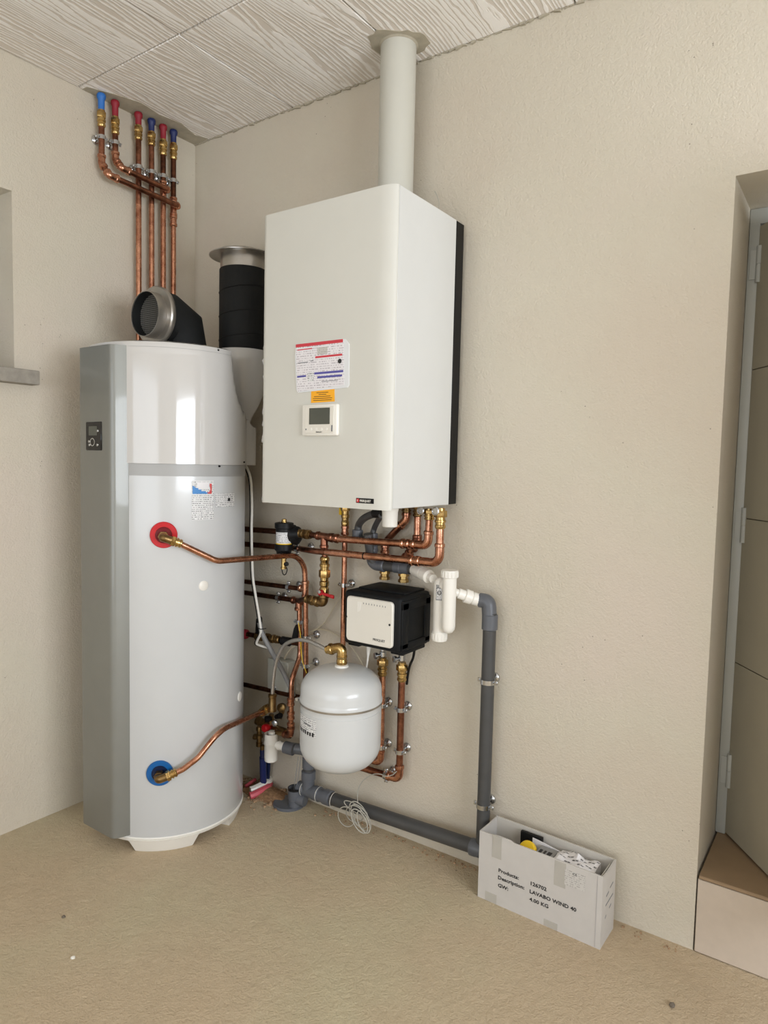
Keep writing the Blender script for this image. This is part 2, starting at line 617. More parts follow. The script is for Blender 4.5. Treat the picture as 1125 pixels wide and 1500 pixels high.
# mortar smear where the pipes and the flue pass, along the left wall
mb = MB()
poly = [(0.0, -.50), (.03, -.50), (.07, -.42), (.10, -.33), (.085, -.24), (.10, -.15), (.07, -.06), (.09, -.01), (.0, -.0)]
mb.prism(poly, (0, 0, H - .0015), (1, 0, 0), (0, 1, 0), (0, 0, .002))
obj('mortar_patch', mb, 'grout', ceil)
mb = MB()
N = 30
FX, FY, FR = 1.078, -.108, .0555
poly = []
for k in range(N):
    a = 2 * PI * k / N
    rr = .088 + .012 * math.sin(3 * a + 1) + rng.uniform(-.007, .007)
    poly.append((FX + rr * math.cos(a), min(-.002, FY + rr * math.sin(a))))
mb.prism(poly, (0, 0, H - .0018), (1, 0, 0), (0, 1, 0), (0, 0, .002))
obj('mortar_patch', mb, 'grout', ceil)
# ragged foam and mortar bead in the wall to ceiling joint
mb = MB()
for k in range(150):
    x = k * .02 + rng.uniform(-.01, .01)
    s_ = rng.uniform(.004, .010)
    mb.box((x, -s_ * .35, H - s_ * .3), (rng.uniform(.012, .03), s_, s_ * rng.uniform(.5, 1)), 0, 1, Matrix.Rotation(rng.uniform(-.3, .3), 3, 'Y'))
o = obj('joint_mortar', mb, 'grout', ceil)
o['kind'] = 'stuff'

# back wall with the doorway
T = .34
mb = MB()
mb.bb(-.35, DX0, 0, T, 0, H + .02)
mb.bb(DX1, RX + .3, 0, T, 0, H + .02)
mb.bb(DX0, DX1, 0, T, DZ, H + .02)
wb = obj('wall_back', mb, 'plaster', kind='structure')
# left wall with the window recess
WY0, WY1, WZ0, WZ1 = -.7505, -1.95, 1.53, 2.15
mb = MB()
mb.bb(-.33, 0, RY - .3, 0, 0, WZ0)
mb.bb(-.33, 0, RY - .3, 0, WZ1, H + .02)
mb.bb(-.33, 0, WY0, 0, WZ0, WZ1)
mb.bb(-.33, 0, RY - .3, WY1, WZ0, WZ1)
obj('wall_left', mb, 'plaster', kind='structure')
# right wall with the glazed opening, front wall with the garage door opening (both behind the camera)
mb = MB()
mb.bb(RX, RX + .3, RY - .3, -2.9, 0, H + .02)
mb.bb(RX, RX + .3, -.6, 0, 0, H + .02)
mb.bb(RX, RX + .3, -2.9, -.6, 0, .84)
mb.bb(RX, RX + .3, -2.9, -.6, 1.9, H + .02)
obj('wall_right', mb, 'plaster', kind='structure')
mb = MB()
mb.bb(-.33, .5, RY - .3, RY, 0, H + .02)
mb.bb(3.9, RX, RY - .3, RY, 0, H + .02)
mb.bb(.5, 3.9, RY - .3, RY, 2.2, H + .02)
obj('wall_front', mb, 'plaster', kind='structure')
# the room beyond the door
mb = MB()
mb.bb(1.2, 4.0, 1.6, 1.75, 0, H)
mb.bb(1.2, 1.35, T, 1.6, 0, H)
mb.bb(3.85, 4.0, T, 1.6, 0, H)
obj('wall_hall', mb, 'plaster', kind='structure')

# window in the left wall
mb = MB()
f0, f1 = -.27, -.21
mb.bb(f0, f1, WY0 - .06, WY0, WZ0 + .045, WZ1)
mb.bb(f0, f1, WY1, WY1 + .06, WZ0 + .045, WZ1)
mb.bb(f0, f1, WY1 + .06, WY0 - .06, WZ1 - .06, WZ1)
mb.bb(f0, f1, WY1 + .06, WY0 - .06, WZ0 + .045, WZ0 + .105)
win = obj('window_1', mb, 'white', kind='structure')
obj('pane', MB().bb(-.245, -.235, WY1 + .055, WY0 - .055, WZ0 + .1, WZ1 - .055), 'glass', win)
obj('light_blocker', MB().bb(-.30, -.285, WY1, WY0, WZ0 + .045, WZ1), 'conduit', win)  # unseen slab added behind the pane to keep the recess dark
sill = MB().bb(-.21, .0, WY1, WY0, WZ0, WZ0 + .045, .003, 1).bb(.0, .05, WY1 - .06, -.690, WZ0 - .004, WZ0 + .043, .004, 2)
obj('window_sill', sill, 'stone', win, 'grey concrete sill')

# doorway: step, metal frame, open leaf
st = thing('door_step', 'beige tiled step below the doorway at right', 'step', (2.4, .1, 0))
obj('riser_tile', MB().bb(DX0 + .004, DX0 + .60, -.004, .010, .002, .203, .0015, 1), 'tile', st)
obj('riser_tile', MB().bb(DX0 + .603, DX1 - .003, -.004, .010, .002, .203, .0015, 1), 'tile', st)
obj('tread_tile', MB().bb(DX0 + .006, DX0 + .60, -.006, .335, .205, .215, .002, 1), 'tiletop', st, 'tan top tile')
obj('tread_tile', MB().bb(DX0 + .603, DX1 - .003, -.006, .335, .205, .215, .002, 1), 'tiletop', st, 'tan top tile')
obj('step_core', MB().bb(DX0 + .005, DX1 - .005, .011, .335, 0, .204), 'grout', st)
FY0, FY1 = .262, .325
mb = MB()
mb.bb(DX0 + .001, DX0 + .028, FY0, FY1, .216, DZ - .04, .003, 2)
mb.bb(DX1 - .028, DX1 - .001, FY0, FY1, .216, DZ - .04, .003, 2)
mb.bb(DX0 + .001, DX1 - .001, FY0, FY1, DZ - .045, DZ - .001, .003, 2)
mb.bb(DX0 + .028, DX0 + .038, FY0 + .03, FY1, .216, DZ - .045, .002, 1)
dr = obj('door_1', mb, 'doorframe', kind='structure')
hx, hy = DX0 + .036, .286
ddir = V((.594, -.805, 0)).normalized()
dn = V((-ddir.y, ddir.x, 0))
Rd = Matrix((ddir, dn, V((0, 0, 1)))).transposed()
LW = .78
zb = [.222, .735, 1.155, 1.575, 1.972]
mb = MB().box(V((hx, hy, 1.097)) + ddir * (LW / 2 + .008), (LW, .030, 1.752), .001, 1, Rd)
leaf = obj('door_leaf', mb, 'groove', dr)
M['groove2'] = M['door']
for a, b in zip(zb, zb[1:]):
    mb = MB().box(V((hx, hy, (a + b) / 2)) + ddir * (LW / 2 + .008), (LW + .004, .040, b - a - .0022), .0008, 1, Rd)
    obj('panel', mb, 'door', leaf)
mb = MB().lathe(V((hx, hy, 1.12)) + ddir * .72 - dn * .02, -dn, [(.026, 0), (.026, .008), (.01, .01), (.01, .05)], 14)
q = V((hx, hy, 1.12)) + ddir * .72 - dn * .065
mb.tube([q, q - ddir * .11], .009, 10)
obj('door_handle', mb, 'zinc', leaf)
for z in (1.866, 1.135, .412):
    p = V((DX0 + .030, FY0 - .004, z))
    mb = MB().lathe(p - V((0, 0, .05)), (0, 0, 1), [(.0075, 0), (.0075, .049), (.006, .05), (.0075, .051), (.0075, .1)], 12)
    mb.bb(p.x - .022, p.x, FY0 - .004, FY0 + .001, z - .04, z + .04)
    obj('hinge', mb, 'doorframe', dr)

# ================================================================ heat-pump water heater
TC = (.335, -.386)
TR = .26
wh = thing('water_heater', 'tall white cylindrical water heater with silver front column in the corner', 'water heater', (TC[0], TC[1], 0))
cx, cy = TC
obj('tank_body', MB().lathe((cx, cy, 0), (0, 0, 1), [(TR - .006, .05), (TR, .058), (TR, 1.234), (TR - .004, 1.236)], 96), 'tank', wh)
obj('grey_band', MB().lathe((cx, cy, 0), (0, 0, 1), [(TR + .0006, 1.234), (TR + .0006, 1.272)], 96), 'band', wh, 'grey ring between hood and body')
HC = V((.590, -.334, 0))
HN = V((.43, .9, 0)).normalized()


def cowl_out(x, y):
    return math.hypot(x - .40, y + .17) > .098


def hood_ring(z, off, shrink=0.0, n=144):
    # front shell (round), air cowl (round, at the rear right), cut by a slanting plane that flares out downwards
    out_ = []
    for k in range(n):
        a = 2 * PI * k / n
        dx, dy = math.cos(a), math.sin(a)
        rr = TR + .004
        q = .40
        while q > rr and cowl_out(cx + dx * q, cy + dy * q):
            q -= .001
        rr = max(rr, q)
        dn_ = dx * HN.x + dy * HN.y
        if dn_ > .02:
            lim = (off - ((cx - HC.x) * HN.x + (cy - HC.y) * HN.y)) / dn_
            rr = min(rr, lim)
        out_.append(V((cx + dx * (rr - shrink), cy + dy * (rr - shrink), z)))
    return out_


R_ = [hood_ring(1.272, .2, .008), hood_ring(1.2725, .2), hood_ring(1.41, .2)]
for z, off in ((1.435, .115), (1.455, .076), (1.475, .048), (1.505, .029), (1.533, .017), (1.57, .009), (1.61, .003), (1.642, .0)):
    R_.append(hood_ring(z, off))
R_ += [hood_ring(1.650, .0, .003), hood_ring(1.656, .0, .022), [V((cx + (p_.x - cx) * .1, cy + (p_.y - cy) * .1, 1.664)) for p_ in hood_ring(1.66, 0, .02)]]
obj('hood', MB().rings(R_), 'hood', wh)
obj('lid_seam', MB().patch(TC, TR + .0042, -66, 10, 1.6335, 1.6345, .0005, 40), 'band', wh)
# skirt and feet
obj('base_skirt', MB().lathe((cx, cy, 0), (0, 0, 1), [(TR - .02, .036), (TR - .004, .040), (TR + .002, .052), (TR - .003, .056)], 96), 'white', wh)


def foot(a0, a1):
    # foot wraps the skirt: wide at the top, narrower at the floor
    n = 10
    R_ = []
    for z, rr, k in ((.0, TR - .018, .80), (.004, TR - .015, .82), (.038, TR - .004, .94), (.046, TR + .001, 1.0)):
        am, ah = math.radians((a0 + a1) / 2), math.radians((a1 - a0) / 2) * k
        A = [am - ah + 2 * ah * i / n for i in range(n + 1)]
        R_.append([V((cx + math.cos(a) * rr, cy + math.sin(a) * rr, z)) for a in A] + [V((cx + math.cos(a) * (rr - .05), cy + math.sin(a) * (rr - .05), z)) for a in reversed(A)])
    return MB().rings(R_)


for a in (-42, 40, 130, 215):
    obj('foot', foot(a - 27, a + 27), 'white', wh)
# silver front column (faces -y)
mb = MB()
FYF = -.672
b0, b1 = cx - .085, cx + .085
out = [(cx - .107, -.62), (cx - .106, -.625), (b0 - .006, FYF + .008), (b0, FYF + .002), (b0 + .008, FYF), (b1 - .016, FYF), (b1 - .008, FYF + .001), (b1 - .002, FYF + .0038), (b1 + .003, FYF + .008), (b1 + .0065, FYF + .0135),
       (cx + .106, -.623), (cx + .107, -.618)]
inn = [(x, y + .012) for x, y in reversed(out)]
mb.rings([[V((x, y, .062)) for x, y in out + [(cx + .10, -.60), (cx - .10, -.60)]], [V((x, y, 1.636)) for x, y in out + [(cx + .10, -.60), (cx - .10, -.60)]]])
fp = obj('front_panel', mb, 'silver', wh, 'silver front column', sharp=50)
cp = obj('control_panel', MB().bb(cx - .046, cx + .038, FYF - .003, FYF + .002, 1.31, 1.40, .002, 1), 'blackgloss', wh, 'black control panel')
obj('display', MB().bb(cx - .028, cx + .016, FYF - .0038, FYF - .0028, 1.357, 1.386), 'screen', cp)
mb = MB().lathe((cx - .008, FYF - .0032, 1.336), (0, -1, 0), [(.013, 0), (.013, .001), (.010, .001), (.010, 0)], 18, closed=True)
obj('button_ring', mb, 'zinc', cp)
for dx, dz in ((-.027, .338), (-.025, .327), (.018, .327), (.02, .371)):
    obj('button', MB().lathe((cx + dx, FYF - .0032, 1 + dz), (0, -1, 0), [(.0045, 0), (.004, .0012)], 10), 'zinc', cp)
# flared duct collar on the rear air cowl
DA = (.437, -.14)
obj('duct_collar', MB().lathe((DA[0], DA[1], 0), (0, 0, 1), [(.02, 1.41), (.036, 1.45), (.058, 1.49), (.074, 1.53), (.086, 1.58), (.094, 1.64), (.097, 1.682), (.093, 1.688), (.080, 1.688)], 48), 'hood', wh, 'white flared duct collar')
# red and blue connection rings
for zc, az, mo, mi, nm in ((1.048, -41.8, 'red', 'redin', 'red'), (.273, -44.5, 'blue', 'bluein', 'blue')):
    a = math.radians(az)
    d = V((math.cos(a), math.sin(a), 0))
    c = V((cx, cy, zc)) + d * TR
    rg = obj('connection_ring', MB().lathe(c, d, [(.0415, -.005), (.042, .003), (.040, .0055), (.026, .0045), (.024, -.004)], 40, closed=True), mo, wh, nm + ' connection ring')
    obj('ring_well', MB().lathe(c, d, [(.0255, -.003), (.0255, .0035), (.020, .002), (.001, .0016)], 32), mi, rg)
# adhesive labels on the body
lab = obj('rating_label', MB().patch(TC, TR + .0004, -22.8, -6.2, 1.094, 1.221), 'smallprint', wh, 'white rating label')
mb = MB()
for zz, a0, a1, h in ((1.178, -22.4, -10.5, .005), (1.183, -22.4, -12.5, .004), (1.187, -22.4, -16, .005), (1.192, -22.4, -18.2, .005), (1.197, -22.4, -20.3, .004), (1.201, -22.4, -21.4, .003)):
    mb.patch(TC, TR + .0012, a0, a1, zz, zz + h, .0004, 5)
M['lblue'] = mat('label_blue', srgb(74, 140, 206), 0.5)
M['lred'] = mat('label_red', srgb(208, 84, 84), 0.5)
obj('blue_swoosh', mb, 'lblue', lab)
mb = MB()
for k in range(6):
    mb.patch(TC, TR + .0012, -9.2 + .35 * math.sin(k) - (2.0 if k == 0 else .9 if k == 1 else 0), -7.8, 1.178 + k * .0055, 1.178 + (k + 1) * .0055, .0004, 3)
obj('red_swoosh', mb, 'lred', lab)
obj('paper_field', MB().patch(TC, TR + .0010, -19, -10, 1.196, 1.216, .0003, 5), 'paper', lab)
lab2 = obj('approval_label', MB().patch(TC, TR + .0004, -4.6, 15.5, 1.134, 1.178), 'smallprint', wh, 'small approval label')
a = math.radians(8.8)
d = V((math.cos(a), math.sin(a), 0))
obj('black_mark', MB().lathe(V((cx, cy, 1.157)) + d * (TR + .0008), d, [(.006, 0), (.006, .0008)], 14), 'ink', lab2)
for zc, az, r in ((.878, -14.0, .0165), (.454, 27.9, .017)):
    a = math.radians(az)
    d = V((math.cos(a), math.sin(a), 0))
    obj('blind_plug', MB().lathe(V((cx, cy, zc)) + d * (TR - .003), d, [(r, 0), (r, .0045), (r * .85, .006), (.001, .0065)], 24), 'white', wh)
# small hood screws
for px in ((0.599, -0.401, 1.643), (0.599, -0.393, 1.268), (0.573, -0.258, 1.283)):
    d = (V(px) - V((cx, cy, px[2]))).normalized()
    obj('screw', MB().lathe(px, d, [(.0035, -.003), (.003, .0015)], 8), 'black', wh)

# ------------------------------------------------ air intake elbow on the lid
ai = thing('air_intake_elbow', 'black insulated duct elbow with steel collar and mesh on the water heater lid', 'duct', (.341, -.36, 1.66))
EC = V((.345, -.448, 1.768))
EY = (0, -1, 0)
R_ = []
path = [V((.345, -.447, 1.768)), V((.344, -.405, 1.767)), V((.341, -.352, 1.730)), V((.340, -.336, 1.664))]
dirs = [V((0, 1, 0)), V((0, 1, -.12)), V((0, 1, -1)), V((0, .0, -1))]
for pth, dd in zip(path, dirs):
    dd = dd.normalized()
    u = V((1, 0, 0))
    v = dd.cross(u).normalized()
    R_.append([pth + (u * math.cos(2 * PI * k / 36) * .087 + v * math.sin(2 * PI * k / 36) * (.087 if dd.z > -.5 or dd.z < -.9 else .100)) for k in range(36)])
obj('insulated_elbow', MB().rings(R_), 'foam', ai, sharp=28)
obj('flange', MB().lathe(EC, EY, [(.074, -.006), (.095, -.006), (.098, .000), (.098, .010), (.095, .014), (.0745, .014)], 48, closed=True), 'steel', ai)
obj('collar', MB().lathe(EC, EY, [(.0755, .014), (.0750, .030), (.0745, .047), (.0725, .0475), (.073, .03), (.073, .002)], 48, closed=True), 'steel', ai, 'galvanised collar')
obj('collar_shade', MB().lathe(EC, EY, [(.0722, .044), (.0715, .044), (.0710, .003), (.0005, .003), (.0005, .001), (.0722, .001)], 36, closed=True), 'foam', ai)  # black sheet standing in for the shade inside the steel collar
mb = MB()
for k in range(-10, 11):
    h = .0066 * k
    hw = math.sqrt(max(.0, .0708 ** 2 - h * h))
    if hw < .006:
        continue
    for p0, p1, dy in ((V((h, 0, -hw)), V((h, 0, hw)), 0), (V((-hw, 0, h)), V((hw, 0, h)), .001)):
        mb.tube([EC + p0 + V((0, -.012 - dy, 0)), EC + p1 + V((0, -.012 - dy, 0))], .0008, 5)
M['mesh'] = mat('mesh_wire', srgb(120, 118, 112), 0.6)
obj('mesh_grille', mb, 'mesh', ai, kind='stuff')

# ------------------------------------------------ vertical black exhaust duct
du = thing('exhaust_duct', 'black wrapped vertical duct with wide steel flange behind the boiler', 'duct', (DA[0], DA[1], 1.69))
ax, ay = DA
obj('insulated_tube', MB().lathe((ax, ay, 0), (0, 0, 1), [(.084, 1.6885), (.0865, 1.70), (.0865, 1.975), (.085, 1.978)], 48), 'foam', du)
for zc in (1.735, 1.82, 1.905):
    ring = [V((ax + .0872 * math.cos(t), ay + .0872 * math.sin(t), zc + .012 * math.sin(t + 1.0))) for t in [2 * PI * k / 40 for k in range(40)]]
    obj('wrap_seam', MB().tube(ring, .0013, 6, closed=True), 'black', du)
obj('collar', MB().lathe((ax, ay, 0), (0, 0, 1), [(.0835, 1.972), (.0835, 2.036), (.080, 2.036), (.080, 1.972)], 48, closed=True), 'steel', du, 'steel collar')
obj('flange', MB().lathe((ax, ay, 0), (0, 0, 1), [(.079, 2.030), (.100, 2.031), (.118, 2.026), (.122, 2.024), (.123, 2.027), (.100, 2.038), (.079, 2.040)], 56, closed=True), 'steel', du, 'wide steel flange')
obj('duct_cap', MB().lathe((ax + .025, ay + .005, 0), (.12, .05, 1), [(.001, 2.01), (.072, 2.011), (.074, 2.018), (.001, 2.019)], 40), 'steel', du)

# ================================================================ boiler
BX0, BX1, BY, BZ0, BZ1 = .788, 1.278, -.400, 1.160, 2.031
bo = thing('boiler', 'large white wall-hung boiler with black back frame', 'boiler', ((BX0 + BX1) / 2, -.2, BZ0))
obj('casing', MB().bb(BX0 + .002, BX1, BY + .022, -.066, BZ0 + .004, BZ1, .002, 1), 'enamel2', bo)
obj('back_frame', MB().bb(BX0 + .001, BX1 + .001, -.0665, -.020, BZ0 + .006, BZ1 - .002, .002, 1), 'black', bo, 'black back frame')
obj('hanging_rail', MB().bb(BX0 + .06, BX1 - .06, -.021, -.001, BZ1 - .10, BZ1 - .03), 'zinc', bo)
out = [(BX0, BY + .03)]
for k in range(9):
    a = PI + k / 8 * PI / 2
    out.append((BX0 + .024 + .024 * math.cos(a), BY + .024 + .024 * math.sin(a)))
for k in range(9):
    a = -PI / 2 + k / 8 * PI / 2
    out.append((BX1 - .055 + .055 * math.cos(a), BY + .020 + .020 * math.sin(a)))
out.append((BX1, BY + .0205))
out += [(BX1 - .01, BY + .0215), (BX0 + .01, BY + .0215), (BX0 + .01, BY + .03)]
mb = MB().rings([[V((x, y, BZ0)) for x, y in out], [V((x, y, BZ1 - .001)) for x, y in out]])
obj('front_panel', mb, 'enamel', bo, sharp=40)


def ribbon(x, y, z0, z1, dx, dy, n, amp):
    L, R2 = [], []
    for i in range(n + 1):
        z = z0 + (z1 - z0) * i / n
        a = amp * (rng.random() ** 2)
        L.append(V((x, y, z)))
        R2.append(V((x + dx * (.4 + a), y + dy * (.4 + a * 1.6), z + rng.uniform(-.002, .002))))
    m_ = MB()
    rings = [[l, r_, r_ + V((.0004, -.0004, 0)), l + V((.0004, -.0004, 0))] for l, r_ in zip(L, R2)]
    return m_.rings(rings)


obj('film_edge', ribbon(BX1 - .004, BY + .0145, BZ0 + .002, BZ1 - .12, -.018, -.006, 90, 1.0), 'film', bo, 'peeling clear protective film')
obj('film_edge', ribbon(BX0 - .0004, BY + .026, BZ0 + .002, BZ0 + .60, -.006, -.004, 60, 1.2), 'film', bo, 'peeling clear protective film')
# logo plate
FF = BY - .0002
lp = obj('logo_plate', MB().bb(1.169, 1.230, FF - .0012, FF + .001, 1.1765, 1.1905, .0005, 1), 'black', bo)
obj('logo_square', MB().bb(1.1715, 1.1800, FF - .0018, FF - .001, 1.1785, 1.1885), 'red', lp)
text('logo_letter', 'F', (1.1733, FF - .0020, 1.1803), (1, 0, 0), (0, 0, 1), .0085, 'white', lp)
text('lettering', 'FRISQUET', (1.1825, FF - .0015, 1.1802), (1, 0, 0), (0, 0, 1), .0088, 'white', lp, width=.98, bold=.00012)
# clear sleeve with the instruction sheet
ds = obj('document_sleeve', MB().prism([(.936, 1.634), (1.122, 1.634), (1.135, 1.620), (1.137, 1.506), (1.132, 1.499), (.948, 1.492), (.940, 1.50), (.933, 1.60)], (0, FF - .0022, 0), (1, 0, 0), (0, 0, 1), (0, .0022, 0)), 'sleeve', bo, 'clear sleeve holding printed sheet')
obj('printed_sheet', MB().prism([(.937, 1.633), (1.115, 1.635), (1.121, 1.507), (.944, 1.495)], (0, FF - .0030, 0), (1, 0, 0), (0, 0, 1), (0, .0006, 0)), 'sheetprint', ds, 'printed sheet')


def bar(nm, x0, x1, z0, z1, m, par, y=FF - .0036, tilt=.0):
    obj(nm, MB().prism([(x0, z0), (x1, z0 + tilt), (x1, z1 + tilt), (x0, z1)], (0, y, 0), (1, 0, 0), (0, 0, 1), (0, .0005, 0)), m, par)


bar('red_header', .937, 1.114, 1.6245, 1.6335, 'redprint', ds, tilt=.001)
for x0, x1, z, h, m in ((.943, 1.0, 1.615, .0028, 'redprint'), (1.013, 1.112, 1.588, .0055, 'redprint'), (.945, .985, 1.577, .0022, 'inkgrey'), (.995, 1.006, 1.580, .0025, 'inkgrey'),
                        (1.010, 1.117, 1.5415, .006, 'blueprint'), (1.022, 1.113, 1.5300, .0055, 'blueprint'), (.944, .978, 1.5360, .005, 'blueprint'), (1.038, 1.098, 1.5195, .0016, 'inkgrey')):
    bar('print_bar', x0, x1, z, z + h, m, ds, tilt=.001)
bar('print_panel', 1.02, 1.058, 1.598, 1.618, 'boxprint', ds)
bar('torn_ticket', .985, 1.008, 1.522, 1.548, 'smallprint', ds, FF - .0040)
obj('black_dot', MB().lathe((1.104, FF - .0034, 1.574), (0, -1, 0), [(.0065, 0), (.0065, .0008)], 18), 'ink', ds)
os_ = obj('warning_sticker', MB().prism([(.997, 1.4945), (1.084, 1.4975), (1.0855, 1.4620), (.997, 1.4605)], (0, FF - .0008, 0), (1, 0, 0), (0, 0, 1), (0, .0008, 0)), 'orange', bo, 'orange sticker')
for k, (x0, x1) in enumerate(((1.018, 1.062), (1.026, 1.054), (1.008, 1.070), (1.004, 1.076), (1.006, 1.074))):
    bar('print_line', x0, x1, 1.4885 - k * .0055, 1.4900 - k * .0055, 'ink', os_, FF - .0012)
# control unit
cu_ = obj('control_unit', MB().bb(.972, 1.106, BY - .013, BY + .001, 1.364, 1.455, .0055, 3), 'white', bo, 'white control unit')
obj('faceplate', MB().bb(.986, 1.094, BY - .0145, BY - .0125, 1.371, 1.449, .0008, 1), 'ivory', cu_)
obj('screen', MB().bb(1.003, 1.080, BY - .0156, BY - .0140, 1.397, 1.444, .0005, 1), 'screen', cu_, 'grey display')
for k in range(5):
    obj('button', MB().lathe((.991 + k * .0195, BY - .0144, 1.383), (0, -1, 0), [(.0042 if k else .0025, 0), (.0038 if k else .002, .001)], 12), 'inkgrey' if k == 0 else 'white', cu_)
obj('slider', MB().bb(1.0865, 1.0905, BY - .0155, BY - .0143, 1.376, 1.394), 'inkgrey', cu_)
text('lettering', 'FRISQUET', (1.029, BY - .0149, 1.373), (1, 0, 0), (0, 0, 1), .0052, 'ink', cu_, depth=.0002)
# round isolating valve heads and stubs under the boiler
for nm, px in (('white_cup', None),):
    mb = MB().lathe((1.150, -.202, 1.172), (0, 0, -1), [(.034, 0), (.032, .006), (.027, .020), (.0245, .032), (.0235, .075), (.021, .077), (.021, .06)], 28)
    obj('drain_funnel', mb, 'white', bo, 'white drain funnel')

# ------------------------------------------------ flue
fl = thing('flue_pipe', 'white vertical flue pipe from boiler top to ceiling', 'flue', (FX, FY, BZ1))
obj('tube', MB().lathe((FX, FY, 0), (0, 0, 1), [(FR, BZ1 + .001), (FR, H - .0005)], 48), 'flue', fl)
obj('ceiling_collar', MB().lathe((FX, FY, 0), (0, 0, 1), [(FR + .0008, H - .006), (FR + .003, H - .004), (FR + .006, H - .0022), (FR + .006, H - .002)], 48), 'grout', fl)
tag(obj('wire', MB().tube(spline([(1.175, -0.03, 2.148), (1.189, -0.035, 2.127), (1.198, -0.04, 2.103), (1.199, -0.045, 2.072)]), .0012, 6), 'cable'), 'thin loose wire standing up behind the top right of the boiler', 'wire')

# ================================================================ copper pipes on the left wall, under the ceiling
GL = 'six copper pipes with coloured sleeves under the ceiling'
XW = .05


def head(t, px0, r, msleeve, lab, b0, b1):
    """coloured sleeve at the ceiling and the brass union below it"""
    x, y = px0[0], px0[1]
    mb = MB().lathe((x, y, H - .0055), (0, 0, -1), [(r * 1.25, 0), (r * 1.5, .005), (r * 1.45, .014), (r * 1.1, .020), (r * 1.05, H - .0055 - b0[2])], 14)
    obj('sleeve', mb, msleeve, t, lab)
    union(t, (x, y, b0[2]), (x, y, b1[2]), r, 'brass')


P1 = [(0.038, -0.4519, 2.461), (0.038, -0.4501, 2.335), (0.061, -0.4356, 2.295), (0.061, -0.1632, 2.283)]
t = thing('copper_pipe', 'copper pipe with light blue sleeve, leftmost of the six under the ceiling', 'pipe', P1[0], GL)
P1[3] = (P1[3][0], (0.036, -0.1371, 2.238)[1], P1[3][2])
P1[0] = (P1[0][0], P1[1][1], P1[0][2])
head(t, P1[1], .0105, 'skyblue', 'light blue sleeve', (0.038, -0.4542, 2.519), P1[0])
tube(t, P1, .0105, 'copper2', [.03, .03])
elbow(t, P1[0], P1[1], P1[2], .0105, 'copper', .026, .02, .012)
elbow(t, P1[1], P1[2], P1[3], .0105, 'copper', .012, .02, .03)
clamp(t, (P1[1][0], P1[1][1], (0.038, -0.4548, 2.425)[2]), (0, 0, 1), (-1, 0, 0), .0105, P1[1][0])

P2 = [(0.038, -0.3975, 2.457), (0.038, -0.3952, 2.369), (0.061, -0.3857, 2.338), (0.061, -0.2047, 2.329)]
t = thing('copper_pipe', 'copper pipe with red sleeve next to the light blue sleeved one', 'pipe', P2[0], GL)
P2[3] = (P2[3][0], (0.036, -0.1856, 2.276)[1], P2[3][2])
P2[0] = (P2[0][0], P2[1][1], P2[0][2])
head(t, P2[1], .0105, 'maroon', 'red sleeve', (0.038, -0.3972, 2.519), P2[0])
tube(t, P2, .0105, 'copper2', [.03, .03])
elbow(t, P2[0], P2[1], P2[2], .0105, 'copper', .022, .02, .012)
elbow(t, P2[1], P2[2], P2[3], .0105, 'copper', .012, .02, .03)
clamp(t, (P2[1][0], P2[1][1], (0.038, -0.3976, 2.428)[2]), (0, 0, 1), (-1, 0, 0), .0105, P2[1][0])

LOW = [1.022, .958, .80, .72]
for k, (pxs, ms, lab, m0, m1, split) in enumerate((
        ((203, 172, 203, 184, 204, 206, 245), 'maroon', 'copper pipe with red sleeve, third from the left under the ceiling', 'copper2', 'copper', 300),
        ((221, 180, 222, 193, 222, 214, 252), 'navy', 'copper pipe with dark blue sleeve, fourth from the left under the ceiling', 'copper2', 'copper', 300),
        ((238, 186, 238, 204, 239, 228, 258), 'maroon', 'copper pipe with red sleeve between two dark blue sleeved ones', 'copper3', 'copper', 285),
        ((255, 192, 255, 210, 254, 234, 265), 'navy', 'dark-topped copper pipe with dark blue sleeve, nearest the wall corner', 'copper3', 'copper', 312))):
    b0, b1 = [(0.036, -0.2957, 2.529), (0.036, -0.2385, 2.529), (0.036, -0.1888, 2.521), (0.036, -0.1342, 2.526)][k], [(0.036, -0.2929, 2.476), (0.036, -0.2386, 2.477), (0.036, -0.1856, 2.461), (0.036, -0.1374, 2.463)][k]
    ref = [(0.036, -0.2965, 2.241), (0.036, -0.2389, 2.259), (0.036, -0.1856, 2.276), (0.036, -0.1371, 2.238)][k]
    sp = [(0.036, -0.2965, 2.241), (0.036, -0.2389, 2.259), (0.036, -0.1856, 2.301), (0.036, -0.1371, 2.259)][k]
    cl = [(0.036, -0.2961, 2.378), (0.036, -0.2418, 2.38), (0.036, -0.1888, 2.383), (0.036, -0.1373, 2.382)][k]
    y = ref[1]
    t = thing('copper_pipe', lab, 'pipe', (.036, y, b1[2]), GL)
    head(t, (.036, y, H), .0105, ms, 'red sleeve' if ms == 'maroon' else 'dark blue sleeve', b0, b1)
    zc = sp[2]
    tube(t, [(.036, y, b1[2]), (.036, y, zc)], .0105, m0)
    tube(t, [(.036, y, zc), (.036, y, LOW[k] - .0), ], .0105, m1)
    clamp(t, (.036, y, cl[2]), (0, 0, 1), (-1, 0, 0), .0105, .036)
    if k == 2:
        jz = P2[3][2]
        tee(t, (.036, y, jz), (0, 0, 1), (1, 0, 0), .0105, 'copper', .06, .022)
    if k == 3:
        jz = P1[3][2]
        tee(t, (.036, y, jz), (0, 0, 1), (1, 0, 0), .0105, 'copper', .06, .022)
        coupling(t, (.036, y, jz - .055), (0, 0, 1), .03, .0105, 'copper')

# ================================================================ pipework on the back wall
YF, YB = -.095, -.045        # front row and back row of pipes
NW = (0, 1, 0)               # towards the wall
